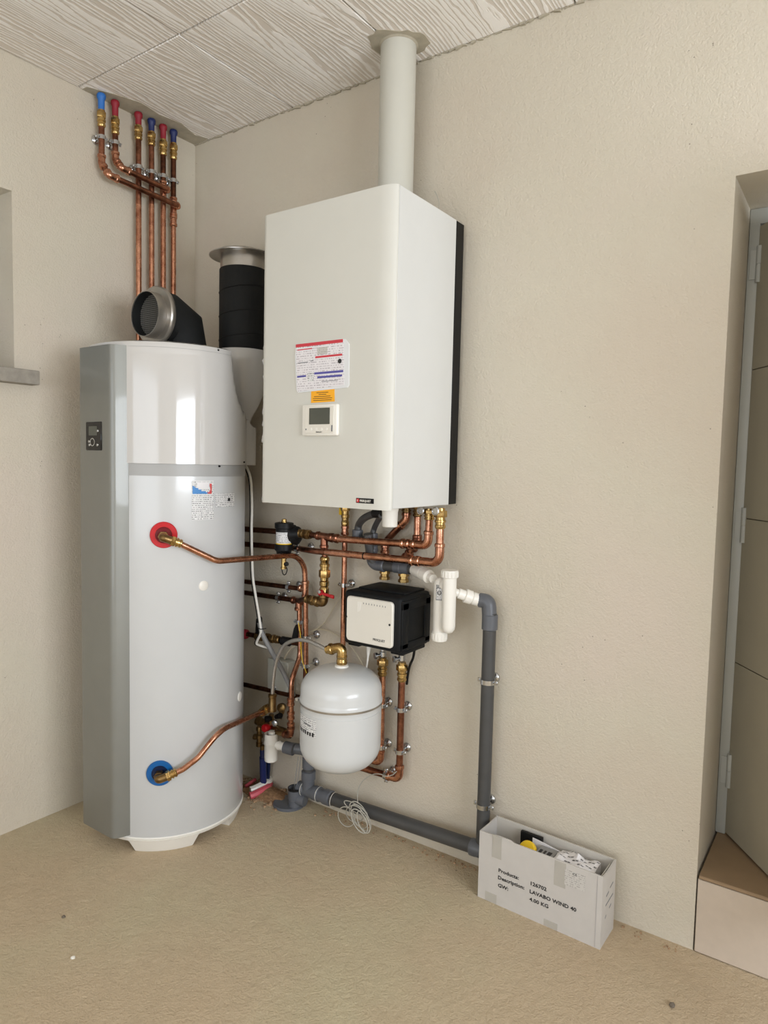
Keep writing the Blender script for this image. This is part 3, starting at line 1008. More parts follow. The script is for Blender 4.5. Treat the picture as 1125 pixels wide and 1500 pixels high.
# A: upper horizontal, from behind the tank through the filter to the third boiler outlet
A0 = (0.3824, -0.095, 1.027)
A1, A2, A3, A4 = (0.6897, -0.095, 1.032), (0.847, -0.095, 1.026), (1.224, -0.095, 1.035), (1.227, -0.095, 1.115)
t = thing('copper_pipe', 'upper long horizontal copper pipe running from the black filter to the boiler valves', 'pipe', A2)
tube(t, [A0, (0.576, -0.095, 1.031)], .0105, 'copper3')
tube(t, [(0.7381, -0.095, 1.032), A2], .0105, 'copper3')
tube(t, [A2, A3, A4], .0120, 'copper', .03)
union(t, (0.7413, -0.095, 1.031), (0.6799, -0.095, 1.033), .0115, 'brass2')
tee(t, (0.801, -0.095, 1.03), V(A2) - V(A1), (0, 0, -1), .0112, 'copper2', .055, .035)
coupling(t, (0.847, -0.095, 1.028), V(A2) - V(A1), .022, .0120, 'copper2')
elbow(t, A2, A3, A4, .0120, 'copper', .052, .03, .04)
coupling(t, (1.14, -0.095, 1.033), V(A3) - V(A2), .02, .012, 'copper')
union(t, (1.226, -0.095, 1.151), A4, .0125, 'brass')
obj('round_valve_head', MB().lathe((1.209, -0.118, 1.145), (0, -1, 0), [(.004, -.018), (.012, -.004), (.013, 0), (.013, .003), (.010, .004), (.009, .002), (.003, .002)], 22), 'zinc', t)
# fill branch: down from A, check valve, red lever, elbow to the lower pipe
F1, F2 = (0.8048, -0.095, 0.9965), (0.8029, -0.095, 0.7935)
F2 = (F1[0], F1[1], F2[2])
tube(t, [F1, (F1[0], F1[1], (0.8025, -0.095, 0.9603)[2])], .0105, 'copper2')
t2 = thing('fill_valve', 'vertical brass filling valve with red lever left of the vertical copper pipe', 'valve', F2)
z0, z1, z2, z3 = (0.8025, -0.095, 0.9603)[2], (0.8043, -0.095, 0.876)[2], (0.8046, -0.095, 0.8616)[2], (0.8029, -0.095, 0.7935)[2]
x0, y0 = F1[0], F1[1]
union(t2, (x0, y0, z1), (x0, y0, z0), .0125, 'brass', 'check_valve')
obj('valve_body', MB().lathe((x0, y0, z1), (0, 0, -1), [(.012, 0), (.017, .004), (.017, .018), (.013, .022), (.017, .030), (.017, .052), (.012, .058)], 14), 'brass', t2)
lever(t2, (0.8089, -0.118, 0.8363), (.95, 0, -.12), (0, -1, 0), .062, 'red', label='red lever')
obj('handle_screw', MB().lathe((0.8134, -0.129, 0.8408), (0, -1, 0), [(.006, 0), (.006, .004), (.002, .005)], 10), 'zinc', t2)
zz = z3
mb = MB().tube(fillet([(x0, y0, zz + .03), (x0, y0, zz), (x0 - .045, y0, zz + .004)], .012), .0145, 14)
collar(mb, (x0 - .03, y0, zz + .003), (1, 0, 0), .0145)
collar(mb, (x0, y0, zz + .026), (0, 0, 1), .0145)
obj('brass_elbow', mb, 'brass2', t2)
union(t2, (x0 - .038, y0, zz + .004), (x0 - .085, y0, zz + .006), .0115, 'brass2')
FE = (x0 - .085, y0, zz + .006)

# B: lower horizontal
B0, B1, B2, B3, B4 = (0.3619, -0.075, 0.9659), (0.6729, -0.075, 0.9735), (0.7837, -0.121, 0.979), (1.282, -0.121, 0.9872), (1.282, -0.121, 1.093)
t = thing('copper_pipe', 'lower long horizontal copper pipe turning up to the rightmost boiler valve', 'pipe', B2)
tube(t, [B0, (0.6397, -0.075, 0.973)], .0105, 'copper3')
tube(t, [(0.6363, -0.075, 0.9727), B1, B2, (0.839, -0.121, 0.9805)], .0108, 'copper2', .06)
tube(t, [(0.8329, -0.121, 0.9804), B3, B4], .0120, 'copper', .034)
elbow(t, B2, B3, B4, .012, 'copper', .075, .034, .055)
coupling(t, (1.192, -0.121, 0.9857), V(B3) - V(B2), .02, .012)
obj('pressed_band', MB().lathe((0.9966, -0.121, 0.9826), V(B3) - V(B2), [(.0125, -.002), (.0125, .002)], 14), 'black', t)
clamp(t, (0.6597, -0.075, 0.9733), V(B1) - V(B0), NW, .0105, .075)
union(t, (1.281, -0.121, 1.157), B4, .0125, 'brass')
obj('round_valve_head', MB().lathe((1.278, -0.145, 1.148), (0, -1, 0), [(.004, -.018), (.012, -.004), (.013, 0), (.013, .003), (.010, .004), (.009, .002), (.003, .002)], 22), 'zinc', t)

# C: first boiler outlet, slanting down to the module
C0, C1, C2, C3 = (1.096, -0.027, 1.148), (1.096, -0.027, 1.105), (1.015, -0.027, 1.025), (1.014, -0.027, 0.9011)
t = thing('copper_pipe', 'slanting copper pipe from the boiler down to the left brass nut on the black module', 'pipe', C0)
tube(t, [C0, C1, C2, C3], .0115, 'copper2', .03)
union(t, (C0[0], C0[1], 1.163), (1.096, -0.027, 1.119), .0115, 'brass2')
elbow(t, C0, C1, C2, .0115, 'copper', .018, .025, .03)
coupling(t, (1.013, -0.027, 0.9994), (0, 0, 1), .02, .0115)
obj('brass_nut', MB().lathe((1.014, -0.027, 0.894), (0, 0, 1), [(.018, 0), (.018, .010), (.014, .011), (.014, .020), (.018, .021), (.018, .031)], 6), 'brass', t)
# D: second boiler outlet
D0, D1, D2, D3 = (1.14, -0.027, 1.151), (1.141, -0.027, 1.027), (1.097, -0.027, 0.977), (1.091, -0.027, 0.9005)
t = thing('copper_pipe', 'straight copper pipe from the boiler with a short slant to the right brass nut', 'pipe', D0)
tube(t, [D0, D1, D2, D3], .0115, 'copper', .024)
union(t, (D0[0], D0[1], 1.163), (1.14, -0.027, 1.117), .0115, 'brass2')
coupling(t, (1.141, -0.027, 1.04), (0, 0, 1), .022, .0115, 'copper2')
elbow(t, D0, D1, D2, .0115, 'copper2', .014, .02, .02)
coupling(t, (1.105, -0.027, 0.987), V(D2) - V(D1), .02, .0115, 'copper2')
obj('brass_nut', MB().lathe((1.091, -0.027, 0.8936), (0, 0, 1), [(.018, 0), (.018, .010), (.014, .011), (.014, .020), (.018, .021), (.018, .031)], 6), 'brass', t)
# E: gas pipe down behind the expansion vessel
E0, E1 = (0.8532, -0.045, 1.136), (0.8607, -0.045, 0.5457)
t = thing('copper_pipe', 'long vertical copper pipe with a yellow tag at its top', 'pipe', E0)
tube(t, [(E0[0], YB, 1.162), (E0[0], YB, (0.8607, -0.045, 0.5457)[2])], .0098, 'copper')
union(t, (E0[0], YB, 1.163), (E0[0], YB, (0.8548, -0.045, 1.066)[2]), .0105, 'brass')
coupling(t, (E0[0], YB, (0.8551, -0.045, 1.052)[2]), (0, 0, 1), .022, .0098)
obj('yellow_tag', MB().box((0.8323, -0.045, 1.118), (.012, .008, .026), .003, 2), 'yellow', t, 'yellow tag')
clamp(t, (E0[0], YB, (0.8535, -0.045, 0.8584)[2]), (0, 0, 1), NW, .0098, .045)

# F: hot water outlet of the tank
a = math.radians(-41.8)
dv = V((math.cos(a), math.sin(a), 0))
f0 = V((cx, cy, 1.044)) + dv * (TR + .004)
f1 = f0 + dv * .040
F = [f1, (0.586, -0.541, 1.024), (0.632, -0.431, 0.961), (0.6851, -0.066, 0.9538), (0.6897, -0.062, 0.7832), (0.6959, -0.062, 0.5433), (0.6936, -0.062, 0.3142)]
t = thing('copper_pipe', 'copper pipe leaving the red ring of the water heater and turning down the wall', 'pipe', f0)
mb = MB().lathe(f0, dv, [(.017, -.001), (.017, .016)], 6)
mb.lathe(f0, dv, [(.013, .014), (.013, .03)], 14)
mb.tube(fillet([f0 + dv * .026, f1, f1 + (V(F[1]) - f1).normalized() * .03], .01), .0125, 14)
obj('brass_elbow', mb, 'brass2', t)
dd = (V(F[1]) - f1).normalized()
union(t, f1 + dd * .022, f1 + dd * .062, .0105, 'brass')
tube(t, [f1 + dd * .05, F[2], F[3], F[4], F[5]], .0098, 'copper', [.06, .075, .06])
tube(t, [F[5], F[6]], .0098, 'copper3')
clamp(t, (0.6939, -0.062, 0.6472), (0, 0, 1), NW, .0098, .062)
clamp(t, (0.6926, -0.062, 0.5426), (0, 0, 1), NW, .0098, .062)
tee(t, (0.6882, -0.062, 0.8258), (0, 0, 1), (-1, 0, .05), .0098, 'copper', .05, .022)
obj('yellow_wire', MB().tube(spline([(0.6769, -0.085, 0.7045), (0.6903, -0.088, 0.6618), (0.7096, -0.105, 0.6183), (0.7169, -0.105, 0.5747), (0.7328, -0.1, 0.5315)]), .0016, 6), 'yellow', t)

# c and d: two dark horizontals from behind the tank
t = thing('copper_pipe', 'dark horizontal copper pipe ending in the vertical hot water pipe', 'pipe', (0.3781, -0.06, 0.8171))
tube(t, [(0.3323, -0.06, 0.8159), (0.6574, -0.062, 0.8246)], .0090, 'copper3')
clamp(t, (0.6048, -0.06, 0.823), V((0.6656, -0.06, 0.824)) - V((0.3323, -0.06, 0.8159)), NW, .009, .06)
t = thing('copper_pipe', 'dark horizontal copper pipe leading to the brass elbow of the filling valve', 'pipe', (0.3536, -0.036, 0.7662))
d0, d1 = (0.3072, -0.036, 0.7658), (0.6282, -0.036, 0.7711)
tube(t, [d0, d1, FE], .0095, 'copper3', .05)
clamp(t, (0.5308, -0.036, 0.77), V(d1) - V(d0), NW, .0095, .036)
tee(t, (0.6316, -0.036, 0.7708), V(d1) - V(d0), (0, 0, -1), .0095, 'copper2', .05, .03)
# G: down from d, offset to the left, to the floor valves
G = [(0.6368, -0.036, 0.762), (0.6439, -0.036, 0.5613), (0.6609, -0.1, 0.492), (0.6611, -0.1, 0.282)]
t = thing('copper_pipe', 'bent copper pipe dropping left of the expansion vessel to the low brass valve', 'pipe', G[0])
tube(t, G, .0098, 'copper', .06)
tube(t, [G[3], (0.5855, -0.1, 0.2789)], .0098, 'brass2', .01)
elbow(t, G[2], G[3], (0.5855, -0.1, 0.2789), .0098, 'copper2', .03, .014)
for y_, zz in ((0, (0.6589, -0.1, 0.4099)), (1, (0.6598, -0.1, 0.3589)), (2, (0.6605, -0.1, 0.3179))):
    coupling(t, zz, (0, 0, 1), .018, .0098)
clamp(t, (0.6381, -0.036, 0.6925), (0, 0, 1), NW, .0098, .036)
# H: isolating valves low left
t = thing('valve_assembly', 'dark pair of valves with black levers and red cap beside the water heater', 'valve', (0.4865, -0.036, 0.6054))
h0, h1 = (0.3848, -0.075, 0.6153), (0.6415, -0.04, 0.611)
tube(t, [h0, h1], .0095, 'copper3')
hd = (V(h1) - V(h0)).normalized()
obj('red_cap', MB().lathe((0.3658, -0.075, 0.6136), hd, [(.017, 0), (.019, .006), (.019, .03), (.015, .036)], 14), 'maroon', t, 'red cap')
obj('valve_body', MB().lathe((0.4479, -0.071, 0.6167), hd, [(.013, 0), (.018, .003), (.018, .028), (.013, .032), (.013, .046), (.017, .048), (.017, .062)], 8), 'brass2', t)
union(t, (0.5192, -0.066, 0.6167), (0.565, -0.062, 0.6169), .0105, 'brass2')
obj('valve_body', MB().lathe((0.572, -0.062, 0.6168), hd, [(.013, 0), (.017, .003), (.017, .040), (.013, .043)], 12), 'black', t, 'black valve body')
mb = MB().prism([(-.014, 0), (.014, 0), (.010, .062), (.002, .068), (-.010, .056)], (0.4838, -0.085, 0.6331), (1, 0, 0), (0, 0, 1), (0, -.012, 0))
obj('valve_handle', mb, 'black', t)
mb = MB().prism([(-.014, 0), (.012, 0), (.016, .040), (.008, .066), (-.001, .050)], (0.6649, -0.085, 0.6318), (1, 0, 0), (0, 0, 1), (0, -.010, 0))
obj('valve_handle', mb, 'black', t)
# I: lowest horizontal
t = thing('copper_pipe', 'lowest dark horizontal copper pipe behind the grey junction box', 'pipe', (0.3673, -0.045, 0.4001))
i0, i1 = (0.3286, -0.045, 0.3978), (0.6767, -0.045, 0.4116)
tube(t, [i0, i1], .0090, 'copper3')
clamp(t, (0.5272, -0.045, 0.4061), V(i1) - V(i0), NW, .009, .045)

# K1, K2 under the module
K1 = [(1.026, -0.045, 0.6322), (1.026, -0.045, 0.2613), (0.8544, -0.045, 0.2826)]
K1 = [(K1[0][0], YB, K1[0][2]), (K1[0][0], YB, K1[1][2]), (K1[0][0] - .25, YB, K1[1][2] + .004)]
t = thing('copper_pipe', 'copper pipe under the module bending behind the expansion vessel', 'pipe', K1[0])
tube(t, [(1.027, -0.045, 0.578), K1[1], K1[2]], .0112, 'copper', .03)
elbow(t, K1[0], K1[1], K1[2], .0112, 'copper', .042, .03)
union(t, (1.026, -0.045, 0.6299), (1.026, -0.045, 0.5659), .012, 'brass')
obj('shutoff_valve', MB().lathe((1.026, -0.045, 0.6583), (0, 0, -1), [(.009, 0), (.009, .006), (.012, .008), (.012, .024), (.009, .026)], 12), 'zinc', t)
obj('valve_key', MB().lathe((1.018, -0.06, 0.6388), (-.5, -1, 0), [(.006, -.01), (.006, .004), (.011, .006), (.011, .014), (.006, .015)], 12), 'zinc', t)
for yy in ((1.026, -0.045, 0.4634), (1.026, -0.045, 0.3168)):
    clamp(t, (K1[0][0], YB, yy[2]), (0, 0, 1), NW, .0112, .045)
K2 = [(1.105, -0.045, 0.6465), (1.111, -0.045, 0.2254)]
K2 = [(K2[0][0], YB, K2[0][2]), (K2[0][0], YB, K2[1][2]), (K2[0][0] - .34, YB, K2[1][2] - .008)]
t = thing('copper_pipe', 'rightmost copper pipe under the module, its low elbow turning left', 'pipe', K2[0])
tube(t, [(1.106, -0.045, 0.5933), K2[1], K2[2]], .0118, 'copper2', .03)
elbow(t, K2[0], K2[1], K2[2], .0118, 'copper', .042, .03)
union(t, (1.105, -0.045, 0.628), (1.106, -0.045, 0.5629), .012, 'brass')
obj('shutoff_valve', MB().lathe((1.104, -0.045, 0.6603), (0, 0, -1), [(.009, 0), (.009, .006), (.012, .008), (.012, .026), (.009, .028)], 12), 'zinc', t)
obj('valve_key', MB().lathe((1.096, -0.06, 0.6412), (-.5, -1, 0), [(.006, -.01), (.006, .004), (.011, .006), (.011, .014), (.006, .015)], 12), 'zinc', t)
for yy in ((1.105, -0.045, 0.4667), (1.107, -0.045, 0.3214)):
    clamp(t, (K2[0][0], YB, yy[2]), (0, 0, 1), NW, .0118, .045)
kk = V(K2[1]) + (V(K2[2]) - V(K2[1])) * .155
clamp(t, kk, (1, 0, 0), NW, .0118, .045)

# ================================================================ magnetic filter
MF = V((0.6413, -0.128, 1.01))
fx, fy = MF.x, MF.y
zt = lambda v: v
t = thing('dirt_filter', 'black dirt filter with white label and brass vent below the boiler', 'filter', (fx, fy, MF.z))
Z = [(0.6403, -0.128, 1.071)[2], (0.6408, -0.128, 1.042)[2], (0.6415, -0.128, 0.9976)[2], (0.6423, -0.128, 0.9532)[2]]
obj('cap', MB().lathe((fx, fy, Z[0]), (0, 0, -1), [(.028, 0), (.034, .002), (.034, .020), (.030, .022), (.030, .034)], 20), 'black', t)
obj('canister', MB().lathe((fx, fy, Z[1] + .004), (0, 0, -1), [(.028, 0), (.028, .052), (.033, .054), (.033, .074), (.028, .078), (.024, Z[1] + .004 - Z[3])], 28), 'black', t)
lb = obj('label', MB().lathe((fx, fy, 0), (0, 0, 1), [(.0290, Z[2] - .004), (.0290, Z[1] - .001)], 28), 'smallprint', t, 'white label')
obj('yellow_stripe', MB().lathe((fx, fy, 0), (0, 0, 1), [(.0293, Z[2] - .004), (.0293, Z[2] - .0005)], 28), 'yellow', lb)
obj('air_vent', MB().lathe((fx, fy, Z[0] - .001), (0, 0, 1), [(.011, 0), (.011, .004), (.009, .005), (.009, .012), (.005, .014)], 12), 'brass', t)
obj('side_body', MB().lathe((fx, fy - .005, MF.z + .018), (.45, 1, 0), [(.022, 0), (.034, .012), (.034, .045), (.022, .05)], 22).lathe((0.6616, -0.1, 1.024), (1, 0, -.04), [(.030, -.004), (.034, 0), (.034, .014), (.020, .022)], 22), 'black', t)
mb = MB().lathe((fx, fy, Z[3] + .002), (0, 0, -1), [(.012, 0), (.012, .016), (.009, .017), (.009, .045), (.011, .046), (.011, .052), (.006, .053)], 14)
dv_ = obj('drain_valve', mb, 'brass', t)
q = (0.6783, -0.152, 0.9273)
obj('drain_knob', MB().lathe(q, (.4, -1, 0), [(.008, 0), (.008, .008), (.004, .010)], 12), 'black', dv_)
q = V((0.6549, -0.137, 0.8987))
obj('cap_strap', MB().tube(spline([q + V((-.014, 0, .004)), q + V((-.004, -.004, -.012)), q + V((.008, -.004, -.012)), q + V((.012, 0, .004)), q + V((.008, 0, .014))]), .0018, 6), 'black', dv_)

# ================================================================ hydraulic module
MX0, MX1, MY0, MY1, MZ0, MZ1 = .972, 1.195, -.196, -.020, .702, .878
t = thing('hydraulic_module', 'black foam-cased hydraulic module with white cover below the boiler', 'hydraulic module', ((MX0 + MX1) / 2, -.1, MZ0))
mb = MB().bb(MX0, MX1, MY0, MY1, MZ0, MZ1, .012, 3)
mb.bb(MX0 + .02, MX1 - .02, MY0 + .05, MY1 - .004, MZ1 - .002, MZ1 + .006, .004, 2)
mb.bb(MX1 - .004, MX1 + .005, MY0 + .004, MY0 + .040, MZ0 + .012, MZ1 - .016, .004, 2)
mb.bb(MX1 - .004, MX1 + .005, MY1 - .040, MY1 - .006, MZ0 + .012, MZ1 - .016, .004, 2)
mb.bb(MX1 - .004, MX1 + .005, MY0 + .004, MY1 - .006, MZ1 - .042, MZ1 - .012, .004, 2)
mb.bb(MX1 - .004, MX1 + .005, MY0 + .004, MY1 - .006, MZ0 + .008, MZ0 + .032, .004, 2)
mb.bb(MX0 + .004, MX0 + .05, MY0 + .02, MY1 - .02, MZ0 - .010, MZ0 + .004, .004, 2)
mb.bb(MX1 - .05, MX1 - .004, MY0 + .02, MY1 - .02, MZ0 - .010, MZ0 + .004, .004, 2)
obj('foam_case', mb, 'epp', t)
VX0, VX1, VZ0, VZ1 = .990, 1.170, .717, .862
poly = []
for qx, qz, a0 in ((VX1 - .012, VZ1 - .012, 0), (VX0 + .012, VZ1 - .012, 90), (VX0 + .012, VZ0 + .012, 180), (VX1 - .012, VZ0 + .012, 270)):
    for k in range(6):
        a = math.radians(a0 + 18 * k)
        poly.append((qx + .012 * math.cos(a), qz + .012 * math.sin(a)))
mb = MB()
R_ = [[V((x, MY0 + .002, z)) for x, z in poly], [V((x, MY0 - .006, z)) for x, z in poly]]
ccx, ccz = (VX0 + VX1) / 2, (VZ0 + VZ1) / 2
R_.append([V((ccx + (x - ccx) * .972, MY0 - .0095, ccz + (z - ccz) * .965)) for x, z in poly])
cv = obj('cover', mb.rings(R_), 'ivory', t, 'white front cover', sharp=25)
obj('moulded_tab', MB().prism([(0, 0), (.016, 0), (.010, -.028), (0, -.034)], (VX0 + .045, MY0 - .0102, VZ1 - .014), (1, 0, 0), (0, 0, 1), (0, .001, 0)), 'white', cv)
for k in range(9):
    obj('vent_mark', MB().bb(VX0 + .068 + k * .0105, VX0 + .070 + k * .0105, MY0 - .0101, MY0 - .0094, VZ1 - .019, VZ1 - .014), 'inkgrey', cv)
for x, z in ((VX0 + .001, .7935), (VX1 - .010, .7915)):
    obj('cover_screw', MB().lathe((x, MY0 - .0092, z), (0, -1, 0), [(.004, -.002), (.0035, .001)], 10), 'black', cv)
text('lettering', 'FRISQUET', (VX1 - .072, MY0 - .0098, VZ0 + .016), (1, 0, 0), (0, 0, 1), .0105, 'ink', cv, bold=.0001)

# ================================================================ condensate pipework above the module
YG = -.088
t = thing('condensate_pipe', 'grey plastic condensate pipes looping down from the boiler to the white trap', 'pipe', (0.9722, -0.064, 0.9617))
g0, g1, g2 = (0.9857, -0.064, 1.049), (0.9869, -0.064, 0.9468), (1.167, -0.064, 0.9485)
g1 = (g0[0], g0[1], g1[2])
tube(t, [(g0[0], YG, g0[2] + .004), g1, g2], .0165, 'pvc2', .035, seg=16)
elbow(t, g0, g1, g2, .0165, 'pvc', .05, .035, .048)
gd = (V(g2) - V(g1)).normalized()
obj('coupling', MB().lathe((1.103, -0.064, 0.9485), gd, [(.0195, -.022), (.0195, -.004), (.021, -.003), (.021, .003), (.0195, .004), (.0195, .034)], 20), 'pvc', t)
obj('socket', MB().lathe((0.9856, -0.064, 1.054), (0, 0, -1), [(.0165, 0), (.0185, .002), (.0185, .034), (.0165, .036)], 18), 'pvc', t)
obj('socket', MB().lathe((0.9866, -0.064, 1.014), (0, 0, -1), [(.0165, 0), (.0185, .002), (.0185, .036), (.0165, .038)], 18), 'pvc', t)
s1 = (0.9233, -0.064, 1.061)
obj('socket', MB().lathe(s1, (0, 0, -1), [(.0165, 0), (.0185, .002), (.0185, .036), (.012, .040)], 18), 'pvc', t)
obj('link', MB().tube([(0.9239, -0.064, 1.035), (0.9875, -0.064, 1.035)], .008, 10), 'pvc2', t)
obj('hose', MB().tube(spline([(s1[0], s1[1], s1[2] - .01), (0.9287, -0.064, 1.08), (0.9807, -0.1, 1.108), (1.039, -0.12, 1.126), (1.078, -0.14, 1.125)]), .0125, 14), 'pvc2', t)
obj('hose', MB().tube(spline([(g0[0], g0[1], g0[2]), (0.9949, -0.064, 1.075), (1.046, -0.11, 1.111), (1.073, -0.13, 1.122)]), .0095, 14), 'pvc2', t)
obj('rubber_elbow', MB().tube(fillet([(1.034, -0.12, 1.126), (1.069, -0.135, 1.129), (1.085, -0.14, 1.152)], .02), .0155, 14), 'black', t)
# white compression joints into the trap
w0 = V((1.157, -0.064, 0.948))
w1 = V((1.246, -0.105, 0.9357))
wd = (w1 - w0).normalized()
wl = (w1 - w0).length
obj('compression_joint', MB().lathe(w0, wd, [(.0195, 0), (.0200, .004), (.0200, wl * .45), (.016, wl * .48), (.016, wl * .52), (.0215, wl * .54), (.0215, wl * .85), (.014, wl * .9), (.014, wl * 1.1)], 18), 'white', t, 'white compression joint')

# white double tube trap
YT = -.108
tp = thing('condensate_trap', 'white plastic double tube condensate trap right of the black module', 'trap', (1.299, -0.108, 0.8497))
uR = V((1.322, -0.125, 0.9604))
uL = V((1.282, -0.108, 0.9327))
zR0, zR1 = (1.322, -0.125, 0.9708)[2], (1.324, -0.125, 0.7756)[2]
zL0, zL1 = (1.282, -0.108, 0.9412)[2], (1.286, -0.108, 0.7448)[2]
rT = .0215
obj('left_tube', MB().lathe((uL.x, uL.y, zL1), (0, 0, 1), [(.0235, 0), (.0235, .028), (.0215, .030), (.0215, .12), (.0215, zL0 - zL1 - .02), (.018, zL0 - zL1 - .008), (.008, zL0 - zL1)], 26), 'white', tp)
obj('right_tube', MB().lathe((uR.x, uR.y, zR1), (0, 0, 1), [(.003, 0), (.013, .004), (.0195, .013), (rT, .024), (rT, zR0 - zR1 - .024), (.0255, zR0 - zR1 - .022), (.0255, zR0 - zR1)], 26), 'white', tp)
mb = MB()
for c_, z_, r_ in ((uR, zR0 - .0125, .0255), (uL, zL1 + .013, .0235)):
    for k in range(16):
        a = 2 * PI * k / 16
        mb.box((c_.x + r_ * math.cos(a), c_.y + r_ * math.sin(a), z_), (.003, .003, .018), .0008, 1, Matrix.Rotation(a, 3, 'Z'))
obj('cap_ribs', mb, 'white', tp)
obj('bridge', MB().tube([uL + V((0, 0, -.02)), uR + V((0, 0, -.02))], .017, 16), 'white', tp)
fr = V((uL.x, uL.y - .0219, 0))
za_, zb_ = (1.305, -0.13, 0.9213)[2], (1.306, -0.13, 0.8732)[2]
an = math.radians(-75)
obj('printed_label', MB().patch((uL.x, uL.y), .0216, -100, -42, zb_, za_, .0004, 8), 'smallprint', tp)
mb = MB()
mb.lathe((uL.x + .0221 * math.cos(math.radians(-71)), uL.y + .0221 * math.sin(math.radians(-71)), (za_ + zb_) / 2), (math.cos(math.radians(-71)), math.sin(math.radians(-71)), 0), [(.0065, -.0003), (.0065, .0006), (.0045, .0006), (.0045, -.0003)], 16, closed=True)
for k, zz in enumerate((za_ - .002, zb_ + .001)):
    mb.patch((uL.x, uL.y), .0221, -98, -44, zz, zz + .0016, .0004, 6)
for a in (-98, -46):
    mb.patch((uL.x, uL.y), .0221, a, a + 2.5, zb_, za_, .0004, 2)
for k in range(3):
    mb.patch((uL.x, uL.y), .0221, -90 + k * 12, -84 + k * 12, za_ - .0105, za_ - .004, .0004, 2)
obj('printed_mark', mb, 'ink', tp)
# outlet towards the right
o0, o1 = V((1.334, -0.105, 0.9005)), V((1.393, -0.055, 0.8754))
od = (o1 - o0).normalized()
ol = (o1 - o0).length
obj('outlet_joint', MB().lathe(o0 - od * .02, od, [(.012, 0), (.012, .026), (.016, .028), (.016, .02 + ol * .35), (.0215, .02 + ol * .37), (.0215, .02 + ol * .62), (.017, .02 + ol * .65), (.0195, .02 + ol * .68), (.0195, .02 + ol)], 18), 'white', tp)

# grey waste stack at right
YS = -.052
sx = (1.425, -0.052, 0.7312)[0]
q0 = V((1.391, -0.055, 0.8772))
t = thing('waste_pipe', 'vertical dark grey plastic waste pipe on the wall right of the white trap', 'pipe', (sx, YS, .1))
q1 = V((sx, YS, (1.42, -0.052, 0.8721)[2]))
obj('tube', MB().tube([(sx, YS, .115), (sx, YS, q1.z - .03)], .0205, 20), 'pvc2', t)
obj('elbow_fitting', MB().tube(fillet([q0, q1 + V((-.006, 0, .004)), (sx, YS, q1.z - .060)], .045), .0225, 20), 'pvc', t)
obj('coupling', MB().lathe((sx, YS, q1.z - .035), (0, 0, -1), [(.0225, 0), (.0245, .002), (.0245, .045), (.021, .048)], 20), 'pvc', t)
for yy in ((1.426, -0.052, 0.6293), (1.429, -0.052, 0.2362)):
    clamp(t, (sx, YS, yy[2]), (0, 0, 1), NW, .0205, .052)

# low horizontal waste pipe along the floor
YL = -.058
l0, l1 = V((0.7998, -0.058, 0.0767)), V((1.42, -0.058, 0.0973))
l0.y = l1.y = YL
t = thing('waste_pipe', 'dark grey waste pipe lying along the wall just above the floor', 'pipe', l0)
obj('tube', MB().tube([l0, l1 + (l1 - l0).normalized() * .015], .0225, 20), 'pvc2', t)
ld = (l1 - l0).normalized()
le = V((1.389, -0.058, 0.0943))
le.y = YL
obj('coupling', MB().lathe(le, ld, [(.0225, 0), (.0265, .002), (.0265, .020), (.0255, .022), (.0255, .045), (.022, .047)], 20), 'pvc', t)
# bend at the foot of the stack, hidden by the box
obj('elbow_fitting', MB().tube(fillet([l1, (sx, YS, l1.z), (sx, YS, .113)], .03), .0240, 18), 'pvc', t)
# tee group at the left end
tv = V((0.7147, -0.058, 0.0744))
tv.y = YL
mb = MB()
mb.lathe(V(((0.6677, -0.058, 0.0605)[0], YL, l0.z - .003)), (1, 0, .02), [(.0225, 0), (.0255, .002), (.0255, .03), (.0235, .032), (.0235, .075), (.0265, .077), (.0265, .10), (.024, .102), (.024, .125), (.0275, .127), (.0275, .155), (.0235, .158)], 20)
xv = (0.713, -0.058, 0.1599)[0]
mb.lathe((xv, YL, l0.z), (0, 0, 1), [(.023, 0), (.023, .04), (.0265, .042), (.0265, .072), (.022, .074)], 20)
obj('tee_fitting', mb, 'pvc', t)
obj('riser', MB().tube([(xv, YL, l0.z + .06), (xv, YL, (0.711, -0.058, 0.263)[2])], .0205, 18), 'pvc2', t)
# adhesive smear rings
for xx in ((0.6947, -0.058, 0.0633)[0], (0.7676, -0.058, 0.0695)[0], (0.8381, -0.058, 0.0731)[0]):
    obj('glue_ring', MB().lathe((xx, YL, l0.z - .001), (1, 0, .02), [(.0279, -.0012), (.0283, 0), (.0279, .0012)], 20, closed=True), 'white', t)
# floor drain plate with open stub
t = thing('floor_drain', 'round grey plastic floor plate with a short open pipe', 'drain', (0.6277, -0.0432, 0))
dc = V((0.6277, -0.0432, 0))
dc = V((.628, -.070, 0))
obj('base_plate', MB().lathe(dc, (0, 0, 1), [(.060, 0), (.060, .005), (.056, .009), (.001, .010)], 32), 'pvc', t)
sc_ = V(((0.6626, -0.075, 0.0603)[0], -.075, .009))
obj('open_stub', MB().lathe(sc_, (0, 0, 1), [(.023, 0), (.023, .025), (.026, .027), (.026, .068), (.0235, .068), (.0235, .02)], 22).tube([sc_ + V((0, 0, .028)), sc_ + V((.045, .008, .028))], .021, 16), 'pvc', t)
obj('dark_bore', MB().lathe(sc_ + V((0, 0, .030)), (0, 0, 1), [(.0234, 0), (.0234, .004)], 20), 'black', t)
obj('seal_ring', MB().lathe(sc_ + V((0, 0, .0615)), (0, 0, 1), [(.0236, 0), (.0263, 0), (.0263, .008), (.0236, .008)], 22, closed=True), 'black', t)

